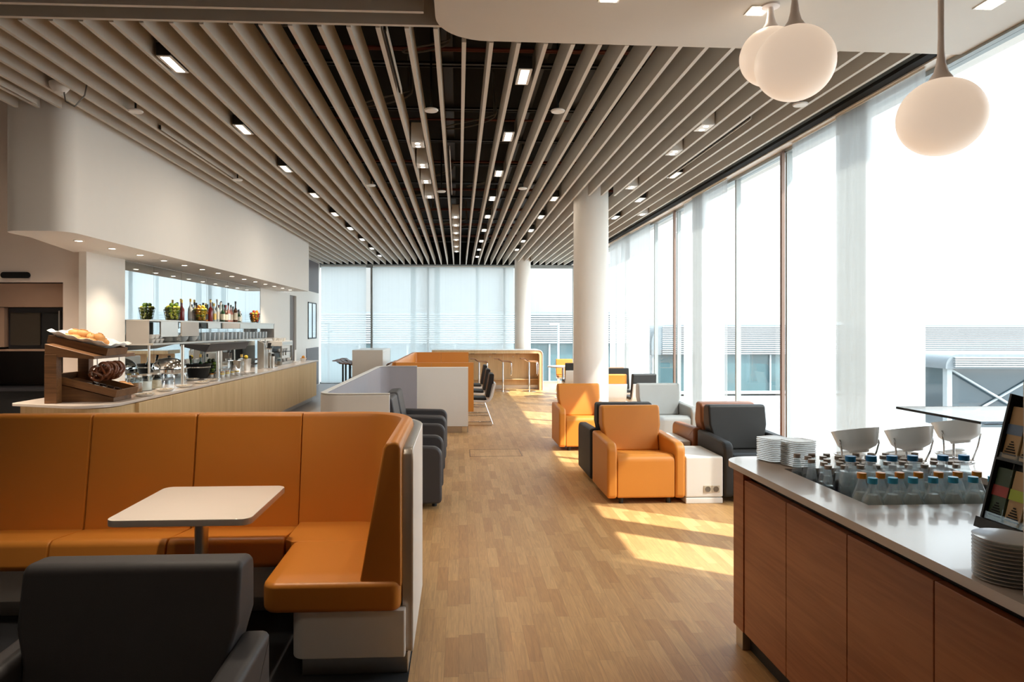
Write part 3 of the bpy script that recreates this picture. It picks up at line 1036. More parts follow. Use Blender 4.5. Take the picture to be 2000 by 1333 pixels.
# overhead shelf unit on the mirror
sh = thing('bar_shelf', 'steel and grey shelf unit on posts in front of the bar mirror', 'shelf', (-3.9, 11.2, 0))
MB().box(-4.02, -3.74, 8.46, 14.1, 1.695, 1.715, .002, 1).build('top_shelf', m_steel, sh, world=True)
MB().box(-4.02, -3.70, 8.46, 14.1, 1.40, 1.425, .002, 1).build('lower_shelf', m_steel, sh, world=True)
m_gp = M('warm_grey_panel', (.42, .385, .35), .5)
for a, b, m in ((8.74, 9.26, m_steel), (9.39, 9.99, m_gp), (10.35, 10.89, m_steel), (11.01, 11.82, m_gp), (11.84, 13.95, m_steel)):
    MB().box(-3.745, -3.725, a, b, 1.43 if a < 8.5 else (1.50 if a < 10 else 1.605), 1.694, .001, 1).build('front_panel', m, sh, world=True)
for y in (8.467, 14.08):
    MB().box(-4.02, -3.75, y - .006, y + .006, 1.425, 1.695).build('divider', m_gp, sh, world=True)
for y in (8.49, 11.0, 13.5):
    MB().cyl((-3.76, y, CT), (-3.76, y, 1.40), .014).build('post', m_steel, sh, world=True)
# two front posts of the glass sneeze guard
m_dk = M('dark_stone_board', (.025, .024, .028), .35)
for i, (x, y) in enumerate(((-3.46, 8.74), (-3.395, 9.80))):
    k = MB().cyl((x, y, CT), (x, y, 1.40), .020).lathe([(0, 0), (.045, 0), (.045, .008), (0, .008)], (x, y, CT))
    g = thing('steel_post', ('thick steel post rising beside the chafing dish', 'steel post in the middle of the buffet under the black canopy')[i], 'post', (x, y, CT))
    k.build('tube', m_steel, g, world=True)
k = MB()
k.T = Matrix.Translation((-3.50, 10.0, 1.40))
k.prism([(-.20, .0), (.20, .0), (.14, -.11), (-.20, -.03)], 'Y', -.75, .95, .004, 1)
solo('warming_canopy', k, m_dk, 'black warming canopy above the middle of the buffet', 'food warmer')

# fruit baskets on the top shelf
m_wire = m_blackm
def basket_mesh(r0, r1, h):
    k = MB()
    for q in range(5):
        t = q / 4
        r = r0 + (r1 - r0) * t
        k.tube([(r * math.cos(a), r * math.sin(a), .005 + h * t) for a in [j * PI / 10 for j in range(20)]], .0045 if q == 4 else .003, 5, closed=True)
    for j in range(14):
        a = 2 * PI * j / 14
        b = a + .25
        k.tube([(r0 * math.cos(a), r0 * math.sin(a), .005), ((r0 + r1) / 2 * math.cos(b), (r0 + r1) / 2 * math.sin(b), h / 2), (r1 * math.cos(a), r1 * math.sin(a), h)], .0025, 5)
    k.lathe([(0, .002), (r0, .002), (r0, .005), (0, .005)], seg=20)
    return k
fruit_mats = {'lime': M('lime_skin', (.13, .22, .02), .35, var=.2), 'apple': M('green_apple_skin', (.42, .45, .05), .3, var=.2),
              'orange_fruit': M('orange_skin', (.75, .30, .02), .45), 'lemon': M('lemon_skin', (.80, .55, .04), .4), 'red_apple': M('red_apple_skin', (.50, .06, .02), .3, var=.3),
              'dark': M('avocado_skin', (.035, .045, .02), .5, var=.3)}
fproto = {}
def fruit(key, r, loc, label, group, cat='fruit'):
    nm = {'lime': 'lime', 'apple': 'green_apple', 'orange_fruit': 'orange', 'lemon': 'lemon', 'red_apple': 'red_apple', 'dark': 'avocado'}[key]
    kk = (key, round(r, 3))
    if kk not in fproto:
        k = MB().lathe([(0, -.95 * r), (.45 * r, -.9 * r), (.85 * r, -.5 * r), (r, 0), (.88 * r, .5 * r), (.5 * r, .86 * r), (.15 * r, .92 * r), (0, .84 * r)], seg=14)
        o = k.build(nm, fruit_mats[key])
        fproto[kk] = o
    else:
        o = fproto[kk].copy()
        COL.objects.link(o)
    o.location = loc
    o.rotation_euler = (rnd.uniform(-.5, .5), rnd.uniform(-.5, .5), rnd.uniform(0, 6))
    tagit(o, label, cat, group)
def fill(cx_, cy_, z, r0, r1, h, keys, label, group, fr=.028, layers=5):
    for L in range(layers):
        zz = z + .012 + fr + L * fr * 1.55
        rr = r0 + (r1 - r0) * min(1, (zz - z) / h) - fr - .006
        n = max(3, int(2 * PI * rr / (2.05 * fr)))
        if L == layers - 1:
            n, rr = 3, rr * .55
        for j in range(n):
            a = 2 * PI * j / n + L * .6
            key = keys[rnd.randrange(len(keys))]
            fruit(key, fr, (cx_ + rr * math.cos(a), cy_ + rr * math.sin(a), zz), label, group)
bk = [(-3.88, 9.48, ['lime', 'apple', 'apple'], 'green apples', 'leftmost wire basket on the shelf, full of green apples'),
      (-3.84, 10.36, ['lemon', 'orange_fruit', 'apple'], 'lemons', 'wire basket of lemons standing among the liquor bottles'),
      (-3.88, 13.2, ['red_apple', 'orange_fruit', 'lemon'], 'red and yellow fruit', 'rightmost wire basket, with red and yellow fruit')]
for i, (x, y, ks, fl, lab) in enumerate(bk):
    s_ = 1.0
    h = .165
    solo('wire_basket', basket_mesh(.070, .102, h), m_wire, lab, 'basket', (x, y, 1.715))
    fill(x, y, 1.715, .070, .102, h, ks, ('green apple in the leftmost wire basket', 'yellow citrus fruit in the basket among the bottles', 'red or yellow fruit in the rightmost wire basket')[i],
         ('fruit in the leftmost basket', 'fruit in the basket among the bottles', 'fruit in the rightmost basket')[i])
# liquor bottles
def bottle(name, h, r, nh, nr, mat, capm, labm, label, loc, group=None, cat='bottle', lab_z=(.12, .45)):
    t = thing(name, label, cat, loc, rnd.uniform(0, 6), group)
    b = h - nh
    MB().lathe([(0, .0), (r * .92, 0), (r, .006), (r, b * .82), (r * .8, b * .93), (nr * 1.15, b * 1.05), (nr, b * 1.12), (nr, h - .02), (0, h - .02)], seg=18).build('glass_body', mat, t)
    MB().cyl((0, 0, h - .045), (0, 0, h), nr * 1.2, seg=12).build('cap', capm, t)
    if labm:
        MB().lathe([(r * 1.012, h * lab_z[0]), (r * 1.012, h * lab_z[1])], seg=18).build('paper_label', labm, t)
    return t
L_ = {'red': M('red_liquor', (.22, .012, .012), .12, coat=.4), 'amber': M('amber_liquor', (.45, .15, .02), .12, coat=.4), 'clear': M('clear_liquor', (.62, .68, .68), .12, coat=.4),
      'brown': M('brown_glass', (.10, .03, .01), .12, coat=.4), 'green': M('green_glass', (.02, .06, .025), .12, coat=.4), 'pink': M('rose_liquor', (.60, .27, .22), .15, coat=.4),
      'cream': M('cream_paper', (.75, .68, .55), .6), 'white': M('white_paper', (.82, .80, .78), .6), 'black': M('black_cap', (.02, .02, .02), .4), 'gold': M('gold_foil', (.60, .38, .10), .35, metal=.6), 'rcap': M('red_cap', (.35, .03, .03), .4)}
BL = [(355, 586, 'red', 'gold', None, 'tall dark red liqueur bottle, first of the shelf bottles'), (362, 592, 'clear', 'gold', 'white', 'clear spirit bottle with gold stopper behind the first red one'),
      (372, 584, 'clear', 'gold', 'white', 'tallest clear bottle left of the lemon basket'), (380, 591, 'clear', 'black', 'white', 'clear bottle with black cap behind the lemon basket'),
      (386, 595, 'brown', 'black', None, 'brown bottle peeking over the lemons, left one'), (391, 595, 'brown', 'black', None, 'brown bottle peeking over the lemons, right one'),
      (397, 592, 'amber', 'black', 'cream', 'amber rum bottle just right of the lemon basket'), (402, 596, 'amber', 'black', 'black', 'amber bottle with black label right of the lemons'),
      (411, 586, 'red', 'gold', None, 'bright red aperitif bottle with gold cap'), (415, 590, 'red', 'black', 'white', 'dark red bottle beside the bright red aperitif'),
      (418, 593, 'clear', 'gold', 'gold', 'clear bottle with round gold stopper'), (424, 585, 'clear', 'white', 'cream', 'tall clear bottle with white cap in the middle of the row'),
      (431, 591, 'clear', 'white', 'white', 'clear bottle with pale pink cap'), (435, 595, 'green', 'green', 'cream', 'dark green bottle with cream label'),
      (441, 596, 'brown', 'rcap', 'cream', 'brown bottle with red cap'), (446, 592, 'pink', 'black', 'white', 'rose bottle with black cap'),
      (451, 596, 'pink', 'green', 'cream', 'pink bottle with green cap'), (455, 599, 'clear', 'green', 'white', 'short clear bottle with green cap'),
      (460, 589, 'brown', 'black', 'cream', 'tall brown bottle with long neck near the right end of the row'), (466, 605, 'green', 'black', 'cream', 'short dark round bottle at the right end of the row'),
      (469, 608, 'clear', 'white', None, 'last small clear bottle on the right of the row')]
for i, (px, py, m, c, lb, lab) in enumerate(BL):
    if i in (1, 4, 9):
        continue
    th = math.atan(65 / 1333)
    x = (-3.99, -4.0, -3.985, -3.93, -3.995)[i % 5]
    y = x / math.tan(math.atan((px - 961) / 1333) + th)                    # place along the shelf
    h = (1.6 + (643 - py) / 1333 * (y * math.cos(th) + x * math.sin(th))) - 1.715
    bottle('liquor_bottle', h, .037, h * .36, .013, L_[m], L_[c], L_[lb] if lb else None, lab, (x, y, 1.715))
# crockery and glasses on the lower shelf
def bowl_mesh(r, h, sq=False):
    k = MB()
    if sq:
        a, b = r * .62, r
        t = bmesh.new()
        def rg(s_, z):
            return [t.verts.new((s_ * x, s_ * y, z)) for x, y in arcpath([(-1, -1), (1, -1), (1, 1), (-1, 1)], .25, 3, True)]
        R4 = [rg(a, 0), rg(b, h), rg(b - .004, h), rg(a - .002, .006)]
        for A, B in zip(R4, R4[1:]):
            for j in range(len(A)):
                t.faces.new((A[j], A[(j + 1) % len(A)], B[(j + 1) % len(A)], B[j]))
        t.faces.new(R4[0][::-1])
        t.faces.new(R4[3])
        bmesh.ops.recalc_face_normals(t, faces=t.faces)
        return k.add(t)
    k.lathe([(0, 0), (r * .5, 0), (r * .8, h * .35), (r, h), (r - .004, h), (r * .78, h * .40), (r * .45, .006), (0, .006)], seg=24)
    return k
pb = bowl_mesh(.055, .05, True).build('square_bowl', m_porc)
first = True
for L in range(2):
    for j in range(3):
        for q in range(2):
            lab, g = ('small square white bowl in the stack on the lower bar shelf', 'square bowls on the lower bar shelf')
            loc = (-3.78 - .12 * q, 8.56 + j * .12, 1.426 + L * .055)
            if first:
                pb.location = loc
                tagit(pb, lab, 'bowl', g)
                first = False
            else:
                tagit(dup(pb, loc, 0), lab, 'bowl', g)
pp = MB().lathe([(0, 0), (.06, 0), (.11, .012), (.115, .014), (.108, .015), (.06, .004), (0, .004)], seg=28).build('dinner_plate', m_porc)
first = True
for st, (y, n) in enumerate(((9.08, 9), (9.36, 8))):
    for j in range(n):
        lab = ('white plate in the first pile on the lower bar shelf', 'white plate in the second pile on the lower bar shelf')[st]
        g = ('first plate pile on the bar shelf', 'second plate pile on the bar shelf')[st]
        loc = (-3.84, y, 1.426 + j * .011)
        if first:
            pp.location = loc
            tagit(pp, lab, 'plate', g)
            first = False
        else:
            tagit(dup(pp, loc, 0), lab, 'plate', g)
bw = bowl_mesh(.10, .085).build('serving_bowl', m_porc)
bw.location = (-3.84, 9.66, 1.426)
tagit(bw, 'wide white bowl right of the plate piles on the bar shelf', 'bowl')
tagit(dup(bw, (-3.84, 10.0, 1.426), 0), 'deep white bowl left of the drinking glasses on the bar shelf', 'bowl')
m_glw = glassy('drinking_glass', (.90, .93, .94), .22, .05, (.9, .93, .95), .42)
gp = MB().lathe([(0, 0), (.028, 0), (.034, .12), (.031, .12), (.026, .008), (0, .008)], seg=12).build('drinking_glass', m_glw)
first = True
for r_ in range(2):
    for j in range(17):
        loc = (-3.76 - .10 * r_, 10.28 + j * .20, 1.426)
        if first:
            gp.location = loc
            tagit(gp, 'clear tumbler standing in the rows on the lower bar shelf', 'glass', 'tumblers on the lower bar shelf')
            first = False
        else:
            tagit(dup(gp, loc, 0), 'clear tumbler standing in the rows on the lower bar shelf', 'glass', 'tumblers on the lower bar shelf')
wp = MB().lathe([(.026, .0), (.033, .05), (.020, .10), (.004, .115), (.0035, .19), (.030, .20), (.03, .203)], seg=12).build('wine_glass', m_glw)
first = True
for j in range(17):
    loc = (-3.90, 10.36 + j * .20, 1.426) if j % 2 else (-3.98, 10.36 + j * .20, 1.426)
    if first:
        wp.location = loc
        first = False
        o = wp
    else:
        o = dup(wp, loc, 0)
    tagit(o, 'upturned wine glass at the back of the lower bar shelf', 'wine glass', 'upturned wine glasses on the lower bar shelf')

# bread and pretzel stand at the near end
PT = thing('bread_stand', 'brown wooden stand with posts at the near end of the buffet', 'display stand', (-3.75, 6.95, CT))
for y in (6.62, 7.18):
    MB().box(-3.87, -3.76, y - .045, y + .045, CT, 1.36, .003).build('post', m_stand, PT, world=True)
MB().prism([(-3.875, CT), (-3.31, CT), (-3.31, .94), (-3.875, 1.085)], 'Y', 6.72, 7.08, .003, 1).build('lower_wedge', m_stand, PT, world=True)
MB().prism([(-3.87, 1.345), (-3.42, 1.315), (-3.42, 1.345), (-3.87, 1.462)], 'Y', 6.58, 7.22, .003, 1).build('upper_wedge', m_stand, PT, world=True)
MB().cyl((-3.46, 6.70, 1.24), (-3.46, 7.16, 1.24), .008).build('pretzel_bar', m_steel, PT, world=True)
MB().tube([(-3.46, 6.72, 1.24), (-3.46, 6.72, 1.32)], .006).build('bar_hanger', m_steel, PT, world=True)
MB().tube([(-3.46, 7.14, 1.24), (-3.46, 7.14, 1.32)], .006).build('bar_hanger', m_steel, PT, world=True)
def tray(loc, tilt, label, lx, ly, h=.07):
    k = MB()
    t_ = .012
    k.box(-lx, lx, -ly, ly, 0, t_)
    k.box(-lx, lx, -ly, -ly + t_, t_, h).box(-lx, lx, ly - t_, ly, t_, h).box(-lx, -lx + t_, -ly + t_, ly - t_, t_, h).box(lx - t_, lx, -ly + t_, ly - t_, t_, h)
    o = solo('wooden_tray', k, m_stand, label, 'tray', loc)
    o.rotation_euler = (0, tilt, 0)
    return o
TU = (-3.66, 6.93, 1.408)
tray(TU, R(13), 'tilted wooden tray lined with white paper on top of the bread stand', .285, .20)
tray((-3.58, 6.90, 1.024), R(14.5), 'lower tilted wooden tray on the bread stand, holding small dark items', .315, .22)
def on_tray(c, tilt, dx, dy, dz):
    m = Matrix.Rotation(tilt, 3, 'Y')
    return Vector(c) + m @ Vector((dx, dy, dz))
k = MB()
t = bmesh.new()
bmesh.ops.create_grid(t, x_segments=16, y_segments=12, size=1)
for v in t.verts:
    x, y = v.co.x * .30, v.co.y * .22
    ed = max(abs(v.co.x), abs(v.co.y))
    v.co = Vector((x, y, .018 + .095 * max(0, ed - .5) / .5 + .016 * math.sin(x * 33 + y * 9) * math.cos(y * 27 - x * 14)))
k.add(t)
pa = solo('paper_liner', k, M('white_napkin', (.84, .82, .79), .8), 'crumpled white paper under the bread rolls on the top tray', 'paper', on_tray(TU, R(13), 0, 0, .004))
pa.rotation_euler = (0, R(13), 0)
sm = pa.modifiers.new('thick', 'SOLIDIFY')
sm.thickness = .002
m_bread = M('bread_crust', (.52, .25, .08), .6, var=.3, scale=12, bump=.5, bscale=60)
m_brown2 = M('dark_crust', (.16, .045, .015), .3, var=.3, scale=15, coat=.3)
m_choc = M('chocolate_wrap', (.05, .03, .025), .25, var=.3)
bp = MB().ell((0, 0, 0), (.068, .042, .038), 14, 10).tube([(-.035, 0, .038), (0, .004, .041), (.035, 0, .038)], .004, 6).build('bread_roll', m_bread)
for j in range(16):
    dx, dy = -.16 + .078 * (j % 4), -.10 + .095 * ((j // 4) % 3) + .04 * (j // 12)
    l = on_tray(TU, R(13), dx + .04 * (j // 12), dy, .072 + .012 * (j % 2) + .055 * (j // 12))
    o = bp if j == 0 else dup(bp, l, 0)
    o.location = l
    o.rotation_euler = (rnd.uniform(-.3, .3), R(13), rnd.uniform(-1, 1))
    tagit(o, 'golden bread roll on the paper-lined top tray', 'bread roll', 'bread rolls on the top tray')
def pretzel():
    k = MB()
    pts = []
    for j in range(28):
        a = 2 * PI * j / 28
        pts.append((.062 * math.cos(a), .012 * math.sin(3 * a), .062 * math.sin(a) * (1 - .12 * math.cos(a * 2))))
    k.tube(pts, .013, 8, closed=True)
    k.tube([(-.045, .012, -.035), (-.015, .016, -.005), (.02, .006, .02), (.035, 0, .045)], .010, 8)
    k.tube([(.045, -.010, -.035), (.015, -.014, -.005), (-.02, -.006, .02), (-.035, 0, .045)], .010, 8)
    return k.build('pretzel', m_brown2)
pz = pretzel()
for j in range(14):
    y = 6.76 + (j % 7) * .052
    x, z = (-3.475, 1.170) if j < 7 else (-3.43, 1.205)
    l = (x + rnd.uniform(-.01, .01), y, z)
    o = pz if j == 0 else dup(pz, l, 0)
    o.location = l
    o.rotation_euler = (rnd.uniform(-.15, .15), rnd.uniform(-.6, .6), rnd.uniform(-.4, .4))
    tagit(o, 'dark brown pretzel hanging from the bar of the bread stand', 'pretzel', 'pretzels on the bread stand bar')
ch = MB().box(-.03, .03, -.018, .018, 0, .02, .006).build('snack_bar', m_choc)
for j in range(14):
    l = on_tray((-3.58, 6.90, 1.024), R(14.5), -.05 + .075 * (j % 5), -.15 + .13 * (j // 5), .013)
    o = ch if j == 0 else dup(ch, l, 0)
    o.location = l
    o.rotation_euler = (0, R(14.5), rnd.uniform(-.6, .6))
    tagit(o, 'small dark wrapped snack in the lower tray of the bread stand', 'snack', 'dark snacks in the lower tray')
# bread basket behind the stand, glass jars
bs_ = solo('bread_basket', MB().lathe([(0, 0), (.09, 0), (.12, .09), (.112, .09), (.085, .006), (0, .006)], seg=26), m_brown2, 'dark woven bread basket right of the bread stand', 'basket', (-3.56, 7.42, CT))
for j in range(7):
    a = j * 2 * PI / 6
    rr = .055 if j < 6 else 0
    o = dup(bp, (-3.56 + rr * math.cos(a), 7.42 + rr * math.sin(a), CT + .085 + (.02 if j == 6 else 0)), a)
    tagit(o, 'small brown roll in the dark woven basket', 'bread roll', 'rolls in the dark basket')
jar_lids = []
def jar(loc, r, h, fillm, label):
    t = thing('storage_jar', label, 'jar', loc)
    MB().lathe([(0, 0), (r, 0), (r, h * .85), (r * .85, h * .95), (r * .85, h), (r * .8, h), (r * .8, h * .93), (r - .004, h * .83), (r - .004, .005), (0, .005)], seg=22).build('glass', m_glass, t)
    MB().lathe([(0, .006), (r - .008, .006), (r - .008, h * .6), (0, h * .62)], seg=18).build('contents', fillm, t)
    MB().lathe([(0, h), (r * .9, h), (r * .9, h + .018), (0, h + .022)], seg=22).build('lid', m_steel, t)
m_oat = M('oat_flakes', (.62, .50, .36), .8, var=.3, scale=60)
m_milk = M('yoghurt_white', (.80, .80, .78), .4)
m_nut = M('nut_brown', (.25, .13, .06), .7, var=.4, scale=60)
jar((-3.56, 7.72, CT), .07, .17, m_nut, 'storage jar of brown nuts nearest the bread basket')
jar((-3.55, 7.93, CT), .07, .17, m_milk, 'storage jar with white contents in the middle of the three jars')
jar((-3.53, 8.14, CT), .07, .17, m_oat, 'storage jar of oat flakes next to the chafing dish')
def dish(loc, r, label, items, group, fm):
    o = solo('serving_dish', bowl_mesh(r, .028), m_porc, label, 'dish', loc)
    return o
DS = [((-3.27, 7.28), 'white dish with small silver sachets nearest the rounded counter edge'), ((-3.30, 7.85), 'white dish of cheese portions before the glass jars'),
      ((-3.29, 8.35), 'white dish of small portions before the chafing dish'), ((-3.30, 8.95), 'white dish of crumbs behind the thick steel post'),
      ((-3.32, 9.35), 'white dish of mixed snacks between the two steel posts'), ((-3.62, 9.45), 'white dish against the champagne bucket')]
m_port = M('portion_foil', (.75, .62, .45), .3, metal=.3)
ppn = MB().box(-.016, .016, -.011, .011, 0, .014, .004).build('portion_pack', m_port)
fst = True
for i, ((x, y), lab) in enumerate(DS):
    solo('serving_dish', bowl_mesh(.10, .028), m_porc, lab, 'dish', (x, y, CT))
    for j in range(9):
        a = j * 2.4
        rr = .018 * math.sqrt(j) * 1.05
        l = (x + rr * math.cos(a), y + rr * math.sin(a), CT + .012 + .004 * (j % 3))
        o = ppn if fst else dup(ppn, l, a)
        fst = False
        o.location = l
        tagit(o, 'small foil portion in the ' + lab[:lab.index(' ', 6)].replace('white ', '') + ' ' + ('nearest the rounded edge', 'before the glass jars', 'before the chafing dish', 'behind the thick steel post', 'between the steel posts', 'against the bucket')[i], 'portion pack', 'portions in buffet dish ' + ('one', 'two', 'three', 'four', 'five', 'six')[i])
# roll-top chafing dish
cd = thing('chafing_dish', 'polished round chafing dish with rolled-back lid on the buffet', 'chafing dish', (-3.74, 9.02, CT))
MB().lathe([(0, .13), (.20, .13), (.215, .145), (.215, .18), (.20, .185), (0, .185)], seg=40).build('pan', m_chrome, cd)
MB().lathe([(.205, .19)] + [(.205 * math.cos(a), .19 + .14 * math.sin(a)) for a in [j * PI / 20 for j in range(1, 10)]] + [(0, .33)], seg=40).build('lid', m_chrome, cd)
MB().lathe([(0, .33), (.018, .332), (.022, .35), (0, .36)], seg=14).build('knob', m_blackm, cd)
for a in (.6, 2.3, 3.8, 5.4):
    MB().tube([(.17 * math.cos(a), .17 * math.sin(a), .14), (.20 * math.cos(a), .20 * math.sin(a), .07), (.19 * math.cos(a), .19 * math.sin(a), .0)], .009).build('leg', m_chrome, cd)
MB().tube([(.205, -.08, .19), (.25, -.05, .20), (.25, .05, .20), (.205, .08, .19)], .008).build('handle', m_chrome, cd)
# champagne bucket, small bottles, plant of fruit
cb_ = thing('wine_cooler', 'black and steel bottle cooler tub in the middle of the buffet', 'wine cooler', (-3.72, 9.95, CT))
MB().lathe([(0, 0), (.13, 0), (.17, .20), (.175, .205), (.165, .205), (.125, .01), (0, .01)], seg=32).build('tub', m_blackm, cb_)
MB().lathe([(.16, .15), (.168, .15), (.168, .165), (.16, .165)], seg=32).build('band', m_chrome, cb_)
for i, (dx, dy, m, lab) in enumerate(((-.05, -.06, 'green', 'dark sparkling wine bottle leaning left in the cooler tub'), (.03, .0, 'green', 'gold-necked sparkling wine bottle in the cooler tub'), (-.02, .08, 'brown', 'dark wine bottle leaning right in the cooler tub'))):
    b = bottle('wine_bottle', .31, .038, .12, .014, L_[m], L_['gold'] if i == 1 else L_['black'], L_['white'], lab, (-3.72 + dx, 9.95 + dy, CT + .03))
    b.rotation_euler = ((.35, 0, -.35)[i], 0, 0)
solo('wire_basket', basket_mesh(.07, .10, .16), m_wire, 'wire basket of dark fruit beside the wine cooler on the buffet', 'basket', (-3.70, 10.38, CT))
fill(-3.70, 10.38, CT, .07, .10, .16, ['dark', 'lime', 'dark'], 'dark green fruit in the basket beside the wine cooler', 'fruit beside the wine cooler', .03, 5)
for j in range(12):
    c = ['orange_fruit', 'clear', 'lemon'][j % 3]
    o = MB()
    o.lathe([(0, 0), (.026, 0), (.03, .045), (.0, .045)], seg=14)
    o.lathe([(0, .045), (.031, .045), (.031, .058), (0, .058)], seg=14, mi=1)
    solo('yoghurt_jar', o, [m_milk, fruit_mats['orange_fruit'] if c == 'orange_fruit' else (fruit_mats['lemon'] if c == 'lemon' else L_['clear'])],
         'small yoghurt jar with ' + {'orange_fruit': 'orange', 'clear': 'pale', 'lemon': 'yellow'}[c] + ' lid beside the middle steel post', 'jar', (-3.55 + .075 * (j % 3), 10.0 + .22 * (j // 3), CT + .001), 0, {'orange_fruit': 'orange', 'clear': 'pale', 'lemon': 'yellow'}[c] + '-lidded jars by the middle post')
sp_ = MB().tube([(-.09, 0, .012), (0, 0, .004), (.04, 0, .004)], .005, 6).ell((.06, 0, .006), (.028, .018, .005)).build('serving_spoon', m_chrome)
for j, (x, y) in enumerate(((-3.30, 10.35), (-3.30, 10.65), (-3.30, 10.95))):
    o = sp_ if j == 0 else dup(sp_, (x, y, CT), 0)
    o.location = (x, y, CT + .002)
    o.rotation_euler = (0, 0, .5)
    tagit(o, ('nearest', 'middle', 'farthest')[j] + ' steel serving spoon lying on the worktop beyond the middle post', 'spoon')
for i, (y, m, lab) in enumerate(((11.15, m_chrome, 'tall polished ice bucket before the mirror'), (11.75, m_steel, 'wide steel bucket left of the beer tap'))):
    solo('ice_bucket', MB().lathe([(0, 0), (.09, 0), (.105, .19), (.11, .195), (.10, .195), (.085, .01), (0, .01)], seg=28), m, lab, 'bucket', (-3.60 - .02 * i, y, CT))
bottle('water_carafe', .28, .04, .10, .016, m_bottle, L_['gold'], None, 'clear bottle with pointed gold top standing by the steel bucket', (-3.58, 11.45, CT))
fruit('lemon', .035, (-3.60, 11.75, CT + .225), 'yellow lemon on the wide steel bucket', None)
# beer taps
bt2 = thing('beer_tap', 'tall square stainless beer tap column on the buffet', 'beer tap', (-3.50, 12.35, CT))
MB().prism([(-.06, 0), (.06, 0), (.06, .44), (-.06, .50)], 'Y', -.09, .02, .003, 1).build('column', m_steel, bt2)
MB().prism([(-.05, 0), (.05, 0), (.05, .40), (-.05, .45)], 'Y', .10, .20, .003, 1).build('column', m_steel, bt2)
for s in (0, .07, .14):
    MB().cyl((.06, s - .02, .36), (.14, s - .02, .34), .012, seg=10).cyl((.13, s - .02, .345), (.13, s - .02, .28), .009, seg=8).build('spout', m_chrome, bt2)
    MB().cyl((.10, s - .02, .36), (.12, s - .02, .45), .010, .014, 10).build('tap_handle', m_blackm, bt2)
MB().box(.02, .22, -.12, .24, 0, .015, .004).build('drip_tray', m_chrome, bt2)
gm = thing('coffee_grinder', 'coffee grinder with clear hopper between beer tap and coffee machine', 'coffee grinder', (-3.55, 12.95, CT))
MB().box(-.07, .07, -.09, .09, 0, .26, .01).build('body', m_steel, gm)
MB().lathe([(.05, .26), (.085, .38), (.085, .40), (0, .40)], seg=20).build('hopper', m_glass, gm)
MB().box(.07, .12, -.04, .04, .18, .24, .005).build('spout', m_blackm, gm)
def tumbler(loc, label, mat=m_steel, r=.045, h=.2):
    solo('metal_beaker', MB().lathe([(0, 0), (r * .9, 0), (r, h), (r - .004, h), (r * .85, .006), (0, .006)], seg=22), mat, label, 'beaker', loc)
tumbler((-3.42, 12.72, CT), 'tall steel beaker in front of the coffee grinder')
tumbler((-3.40, 13.10, CT), 'clear plastic dispenser tube of sugar sticks', m_glass, .04, .22)
jar((-3.46, 13.32, CT), .05, .13, m_nut, 'glass jar of brown sugar left of the coffee machine')
cm = thing('coffee_machine', 'wide white and black coffee machine with cups near the far end of the buffet', 'coffee machine', (-3.66, 14.0, CT))
MB().box(-.22, .20, -.42, .42, .36, .46, .012).build('head', m_lam, cm)
MB().box(-.22, -.02, -.42, .42, 0, .36, .008).build('body', m_blackm, cm)
MB().box(-.02, .20, -.42, .42, 0, .05, .006).build('drip_tray', m_steel, cm)
MB().box(.195, .205, -.40, .40, .385, .43).build('control_strip', m_steel, cm)
for s in (-.41, .41):
    MB().box(.16, .19, s - .01, s + .01, .05, .36).build('side_leg', m_steel, cm)
MB().box(-.02, .18, -.40, .40, .235, .245).build('cup_shelf', m_blackm, cm)
for s in (-.2, .05, .25):
    MB().cyl((.10, s, .235), (.10, s, .16), .014, seg=10).build('spout', m_chrome, cm)
cu = MB().lathe([(0, 0), (.022, 0), (.036, .03), (.038, .06), (.035, .06), (.032, .03), (.02, .006), (0, .006)], seg=16).tube([(.036, 0, .045), (.055, 0, .04), (.052, 0, .02), (.034, 0, .018)], .004, 6).build('coffee_cup', m_porc)
cup_spots = [(-3.56, 13.72, CT + .246), (-3.56, 13.90, CT + .246), (-3.56, 14.08, CT + .246), (-3.56, 14.26, CT + .246), (-3.54, 13.66, CT + .461), (-3.66, 13.75, CT + .461), (-3.54, 13.84, CT + .461), (-3.66, 13.95, CT + .461), (-3.54, 14.05, CT + .461),
             (-3.50, 13.85, CT + .051), (-3.50, 14.12, CT + .051), (-3.50, 14.28, CT + .051)]
for j, l in enumerate(cup_spots):
    o = cu if j == 0 else dup(cu, l, 0)
    o.location = l
    o.rotation_euler = (0, 0, j)
    g = ('cups on the shelf of the coffee machine', 'cups on top of the coffee machine', 'cups on the drip tray')[0 if j < 4 else 1 if j < 9 else 2]
    tagit(o, ('white coffee cup on the inner shelf of the coffee machine', 'white coffee cup standing on top of the coffee machine', 'white coffee cup on the drip tray of the coffee machine')[0 if j < 4 else 1 if j < 9 else 2], 'cup', g)
solo('menu_stand', MB().box(-.004, .004, -.07, .07, 0, .26, .002).box(-.04, .04, -.08, .08, 0, .012, .003), L_['white'], 'white upright menu card in a stand after the coffee machine', 'menu card', (-3.45, 14.62, CT))
solo('wire_basket', MB().lathe([(0, 0), (.05, 0), (.07, .07), (.066, .07), (.047, .005), (0, .005)], seg=20), m_porc, 'small white bowl of oranges at the far end of the buffet', 'bowl', (-3.36, 14.95, CT))
for j in range(4):
    a = j * PI / 2
    fruit('orange_fruit', .032, (-3.36 + .034 * math.cos(a) * (j < 3), 14.95 + .034 * math.sin(a) * (j < 3), CT + .05 + (.045 if j == 3 else 0)), 'orange in the small bowl at the far end of the buffet', 'oranges at the far end')

